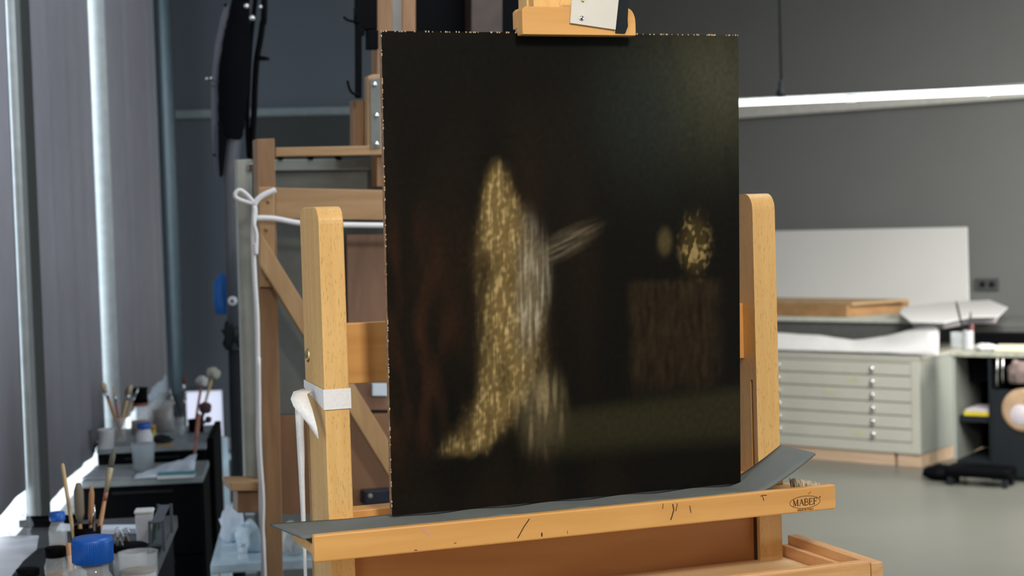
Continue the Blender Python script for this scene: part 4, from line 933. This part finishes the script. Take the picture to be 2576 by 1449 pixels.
# draped white sheets
def drape(a, c):
    px = 1930 + (2362 - 1930) * a
    def lin(pts, x):
        for (x0, y0), (x1, y1) in zip(pts, pts[1:]):
            if x <= x1: return y0 + (y1 - y0) * (x - x0) / (x1 - x0)
        return pts[-1][1]
    yt = lin([(1900, 834), (2060, 844), (2145, 856), (2230, 846), (2300, 826), (2345, 812), (2375, 850)], px)
    T = CF.v(px, yt, .14); B_ = CF.v(px, lin([(1900, 878), (2300, 890), (2365, 896)], px), -.015)
    B_.z = max(B_.z, ztc + .003)
    p = B_.lerp(T, c); p.z += .008 * math.sin(c * 3.1) + .004 * NZ.noise(Vector((a * 8, c * 3, 1)))
    return p
single('draped_white_sheet', MB().grid(drape, 40, 8), 'white', 'large white paper sheet curling up over the front of the plan chest', 'paper', CF, solid=.004)
single('rolled_paper', MB().lathe([(0, -.28), (.030, -.28), (.030, .28), (0, .28)], (0, 0, 0), 20, 'x'), 'whiteboard', 'rolled white paper on the plan chest beside the right post of the front easel', 'paper roll', CF, loc=tuple(CF.v(1925, 838, .22).xy) + (ztc + .035,))
# second chest behind with worktop
zt2_ = CF.v(2200, 812, .96).z; print('2nd top', zt2_)
c2 = thing('rear_plan_chest', 'grey chest with a pale worktop behind the nearer plan chest, buried in papers', 'plan chest', CF)
build('chest_body', MB().box(XW - .1, .33, .99, 1.80, .06, zt2_ - .0005), plain('dark grey chest enamel', (.12, .125, .12), .5), c2, .004)
build('worktop', MB().box(XW - .15, CF.z(2520, 790, zt2_).x, .96, 1.85, zt2_, zt2_ + .026), plain('pale green white worktop', (.56, .59, .53), .4), c2, .003)
build('plinth', MB().box(XW - .08, .31, 1.0, 1.78, 0, .0595), 'black2', c2)
build('side_panel_edge', MB().box(.331, .345, .975, 1.0, .06, zt2_ - .0005), 'cab', c2, .001)
ZW = zt2_ + .0265
# flat frames on worktop
fr1 = thing('wooden_frame_stack', 'brown wooden picture frame lying on the worktop below the white board', 'frame', CF)
q0_ = CF.v(1945, 787, 1.05); q1_ = CF.v(2135, 789, 1.05); q2_ = CF.v(2248, 760, 1.4)
for args in ((q0_.x - .5, q1_.x, 1.03, 1.10), (q0_.x - .5, q2_.x, 1.55, 1.62)): build('frame_member', MB().box(args[0], args[1], args[2], args[3], ZW, ZW + .072), 'card', fr1, .004)
build('frame_member', MB().prism([(q1_.x - .07, 1.101, ZW), (q1_.x, 1.101, ZW), (q2_.x, 1.549, ZW), (q2_.x - .07, 1.549, ZW)], (0, 0, .072)), 'card', fr1, .004)
build('frame_board', MB().box(q0_.x - .49, q1_.x - .08, 1.11, 1.54, ZW, ZW + .02), 'card', fr1)
ZF = ZW + .0725
single('cardboard_sheet', MB().prism([(q0_.x - .5, 1.08, ZF), (q1_.x + .02, 1.06, ZF), (q2_.x + .05, 1.52, ZF), (q0_.x - .5, 1.56, ZF)], (0, 0, .018)), plain('tan cardboard', (.38, .25, .13), .8, var=.2, scale=9), 'tan cardboard lying on top of the brown frame', 'cardboard', CF, bevel=.002)
# white parcels on the right end of the worktop
pil = MB().prism([CF.z(px, py, ZW + .045) for px, py in [(2263, 792), (2270, 775), (2370, 764), (2490, 757), (2535, 776), (2512, 799), (2440, 800), (2375, 815), (2290, 812)]], (0, 0, .008))
single('paper_pile', pil, 'white', 'spread white paper covering the right end of the rear worktop', 'paper', CF, bevel=.003)
pc_ = [CF.z(px, py, ZW + .044) for px, py in [(2300, 806), (2285, 790), (2370, 772), (2480, 765), (2515, 778), (2505, 795), (2440, 796), (2375, 808)]]
pb = thing('wrapped_parcel', 'pale pinkish wrapped parcel under the white paper at the end of the rear worktop', 'parcel', CF)
build('parcel_body', MB().prism(pc_, (0, 0, -.0435)), 'lilac', pb, .008)
# white board on the wall
q0_ = CF.v(2432, 571, WY - .14); q1_ = CF.v(2437, 757, 1.9)
bd = MB(); x1 = q0_.x; zt3 = q0_.z
bd.prism([(XW - 1.6, 1.99, ZW + .002), (CF.v(2437, 757, 1.99).x, 1.99, ZW + .002), (x1 , WY - .14, zt3), (XW - 1.6, WY - .14, zt3)], (0, .012, 0))
single('white_board', bd, 'whiteboard', 'large blank white board leaning against the right wall above the plan chests', 'board', CF, bevel=.001)
ws = thing('board_ledge', 'grey shelf carrying the white board along the right wall', 'shelf', CF); build('shelf_board', MB().box(XW - 1.7, x1 + .15, 1.93, WY - .001, ZW - .03, ZW + .0015), 'cab', ws, .002)
build('shelf_skirt', MB().box(XW - 1.7, x1 + .14, 2.0, 2.02, 0, ZW - .0305), 'cab_shade', ws)
# wall socket
so = thing('wall_socket', 'double grey socket on the right wall beside the white board', 'socket', CF)
s0_, s1_ = CF.v(2456, 731, WY), CF.v(2514, 700, WY)
build('socket_plate', MB().box(s0_.x, s1_.x, WY - .012, WY - .0005, s0_.z, s1_.z), plain('grey socket plate', (.075, .08, .08), .5), so, .002)
for f_ in (.3, .7):
    xx = s0_.x + (s1_.x - s0_.x) * f_; build('socket_face', MB().lathe([(.022, -.0135), (.022, -.0122)], (xx, WY, (s0_.z + s1_.z) / 2), 18, 'y'), 'black2', so)

# ================================================================ DARK TROLLEY (far right)
tp0 = on(2400, 8.75, 0); DT = Frame((tp0.x, tp0.y), -32)
ztr = 1.45 - (884 - 514) * 8.75 / F
dt = thing('dark_trolley', 'dark grey open trolley at the right edge, loaded with brushes and papers', 'trolley', DT)
XD = DT.v(2487, 1000, 0).x; XR = .75
build('trolley_top', MB().box(-.01, XR, -.01, .50, ztr - .022, ztr), plain('speckled top', (.34, .34, .28), .6, var=.35, scale=18), dt, .003)
build('side_panel', MB().box(0, .016, 0, .49, .10, ztr - .0225), 'cab_shade', dt, .002)
build('divider', MB().box(XD, XD + .014, 0, .49, .10, ztr - .0225), 'black2', dt, .002)
build('back_panel', MB().box(.017, XR - .01, .478, .49, .10, ztr - .0225), 'black', dt)
build('bottom_shelf', MB().box(.0165, XR - .01, .0, .477, .08, .0995), 'black2', dt, .002)
build('middle_shelf', MB().box(.0165, XD - .0005, .05, .477, DT.v(2440, 1062, .05).z, DT.v(2440, 1046, .05).z), 'black2', dt, .001)
build('door', MB().box(XD + .015, XR, -.012, -.0005, .03, DT.v(2530, 980, 0).z), 'black2', dt, .003)
build('side_panel', MB().box(XR - .012, XR, 0, .477, .1, ztr - .0225), 'black2', dt, .002)
for sx in (.04, XR - .04, XD):
    for sy in (.05, .44): build('caster', MB().lathe([(.026, -.013), (.033, -.006), (.033, .006), (.026, .013)], (sx, sy, .034), 14, 'x').box(sx - .018, sx + .018, sy - .018, sy + .018, .066, .0795), 'black', dt)
single('bay_void_block', MB().box(.03, XD - .01, .20, .46, DT.v(2440, 960, .2).z, ztr - .03).box(.05, .12, .19, .2, DT.v(2440, 940, .2).z, ztr - .07), 'black', 'black block standing for the dark void in the upper left bay of the dark trolley', 'box', DT, bevel=.003)  # solid black block put in for the darkness of the open bay
zy = DT.v(2440, 1046, .05).z + .0005
o = thing('yellow_folder', 'yellow-edged folder on the middle shelf of the dark trolley', 'folder', DT)
build('folder_edge', MB().box(.045, XD - .004, .045, .30, zy, zy + .022), 'yellow', o, .002); build('folder_paper', MB().box(.05, XD - .006, .05, .30, zy + .0225, zy + .034), 'lilac', o, .002)
q = DT.v(2575, 1032, -.02); ds = thing('round_tan_disc', 'round tan disc with a pale centre hanging on the dark trolley door', 'disc', DT, (q.x, -.0125, q.z))
rd = .115
build('disc_rim', MB().lathe([(.0, -.012), (rd * .8, -.012), (rd * .98, -.008), (rd, 0), (0, 0)], (0, 0, 0), 36, 'y', sx=1.0), 'tan', ds)
build('disc_centre', MB().lathe([(0, -.0145), (rd * .46, -.014), (rd * .48, -.0122)], (-.015, 0, -.025), 24, 'y'), 'lilac', ds)
build('disc_hole', MB().lathe([(0, -.0145), (.02, -.0142), (.02, -.0122)], (.03, 0, .05), 16, 'y'), 'black', ds)
for i, (a, y0_, y1_) in enumerate(((2508, 900, 972), (2522, 900, 962))):
    p, p2 = DT.v(a, y1_, -.03), DT.v(a + 1, y0_, -.03)
    single('hanging_tool', MB().tube([p, p2], .006, 8), 'steel', ['longer steel rod hanging at the front of the dark trolley', 'shorter steel rod hanging right of the longer one on the dark trolley'][i], 'tool', DT, 'steel rods on the dark trolley')
single('coloured_bundle', lump((0, 0, 0), (.05, .03, .07), 21, .3), plain('mottled brown bundle', (.18, .13, .12), .8, var=.6, scale=30), 'mottled brown bundle hanging above the tan disc', 'bundle', DT, loc=tuple(DT.v(2560, 965, -.03).xy) + (DT.v(2560, 965, -.03).z,))
ZD = ztr + .0005
q = on(2436, 8.85, ZD); pot(q, .028, .10, 'jar_of_sticks', 'pale jar of sticks at the left end of the dark trolley top', 'milky')
for i, (a, c, m_) in enumerate(((2405, 758, 'black2'), (2442, 785, 'handle_d'), (2432, 830, 'terra'), (2447, 815, 'handle_r'))):
    stick_thing('painting_stick', ['dark long stick leaning left out of the pale jar on the dark trolley', 'dark upright stick in the pale jar on the dark trolley', 'short rust-coloured stick in the pale jar on the dark trolley', 'reddish stick right in the pale jar on the dark trolley'][i], 'stick', q + Vector((.006 * (i - 1), 0, .008)), at(a, c, 8.85), [('stick_shaft', [(0, .005), (.9, .006), (1, .003)], m_)], 'sticks in the pale jar')
q = on(2408, 8.95, ZD); pot(q, .034, .085, 'empty_glass', 'empty clear glass left of the jar of sticks on the dark trolley')
single('white_rag', lump((0, 0, 0), (.06, .05, .022), 13, .3), 'white', 'white rag on the dark trolley right of the jar of sticks', 'rag', None, loc=on(2480, 8.75, ZD))
single('cream_papers', MB().prism(flat([(2500, 884), (2620, 886), (2620, 872), (2512, 871)], ZD + .003), (0, 0, .012)), 'cream', 'cream papers on the dark trolley at the right edge', 'paper', bevel=.002)
single('long_black_case', MB().box(DT.v(2452, 850, .40).x, XR, .40, .48, ZD, DT.v(2520, 838, .40).z).box(DT.v(2470, 850, .40).x, XR - .05, .395, .40, ZD + .01, ZD + .03), 'black', 'long black case along the back of the dark trolley top', 'case', DT, bevel=.003)
fb = on(2395, 8.6, 0); single('black_floor_bag', lump((0, 0, 0), (.09, .08, .045), 17, .3), 'black', 'black bag on the floor between the plan chest and the dark trolley', 'bag', None, loc=fb + Vector((-.03, .12, 0)))
FT = Frame((on(2440, 8.52, 0).x, on(2440, 8.52, 0).y), -32)
fd = thing('black_foot_stool', 'low black stool on the floor in front of the dark trolley', 'stool', FT)
build('stool_seat', MB().box(-.12, .22, -.06, .10, .045, .10), 'black', fd, .02)
for sx in (-.09, .19):
    for sy in (-.04, .08): build('leg', MB().box(sx - .012, sx + .012, sy - .012, sy + .012, 0, .0445), 'black2', fd)

# ================================================================ LINEAR LIGHT
l0, l1 = RM.v(1800, 256, 7.0), RM.v(2640, 233, 7.0)
l0 = CAM + ray(1780, 259) * 7.6; l1 = CAM + ray(2660, 228) * 7.25
zl_ = (l0.z + l1.z) / 2; l0.z = l1.z = zl_
print('lamp', l0, l1)
lv = (l1 - l0).normalized(); LT = Frame((l0.x, l0.y), math.degrees(math.atan2(lv.y, lv.x))); LL = (l1 - l0).length
lt = thing('linear_light', 'long bright strip light hanging before the right wall on a thin cable', 'light', LT, (0, 0, zl_))
build('housing', MB().box(0, LL, -.02, .02, .0135, .019), 'pale', lt, .002)
n_t = [LT.v(1952, 250, 0).x, LT.v(2145, 248, 0).x, LT.v(2485, 238, 0).x]
for xa, xb in ((0.005, n_t[1] - .035), (n_t[1] + .012, n_t[2] - .01), (n_t[2] + .01, LL - .005)):
    build('light_tube', MB().lathe([(.012, xa), (.012, xb)], (0, 0, 0), 14, 'x'), 'lamp', lt)
for xx in (n_t[1], n_t[2]): build('joint', MB().box(xx - .034 if xx == n_t[1] else xx - .009, xx + .011, -.012, .012, -.018, .012), 'pale', lt, .002)
xc_ = LT.v(1966, 240, 0).x
build('cable_grip', MB().lathe([(.026, .02), (.024, .04), (.012, .06), (.013, .085), (.006, .10)], (xc_, 0, 0), 16), 'black2', lt)
build('cable', MB().tube([(xc_, 0, .1), (xc_, 0, 3.5 - zl_)], .005, 8), 'black2', lt)
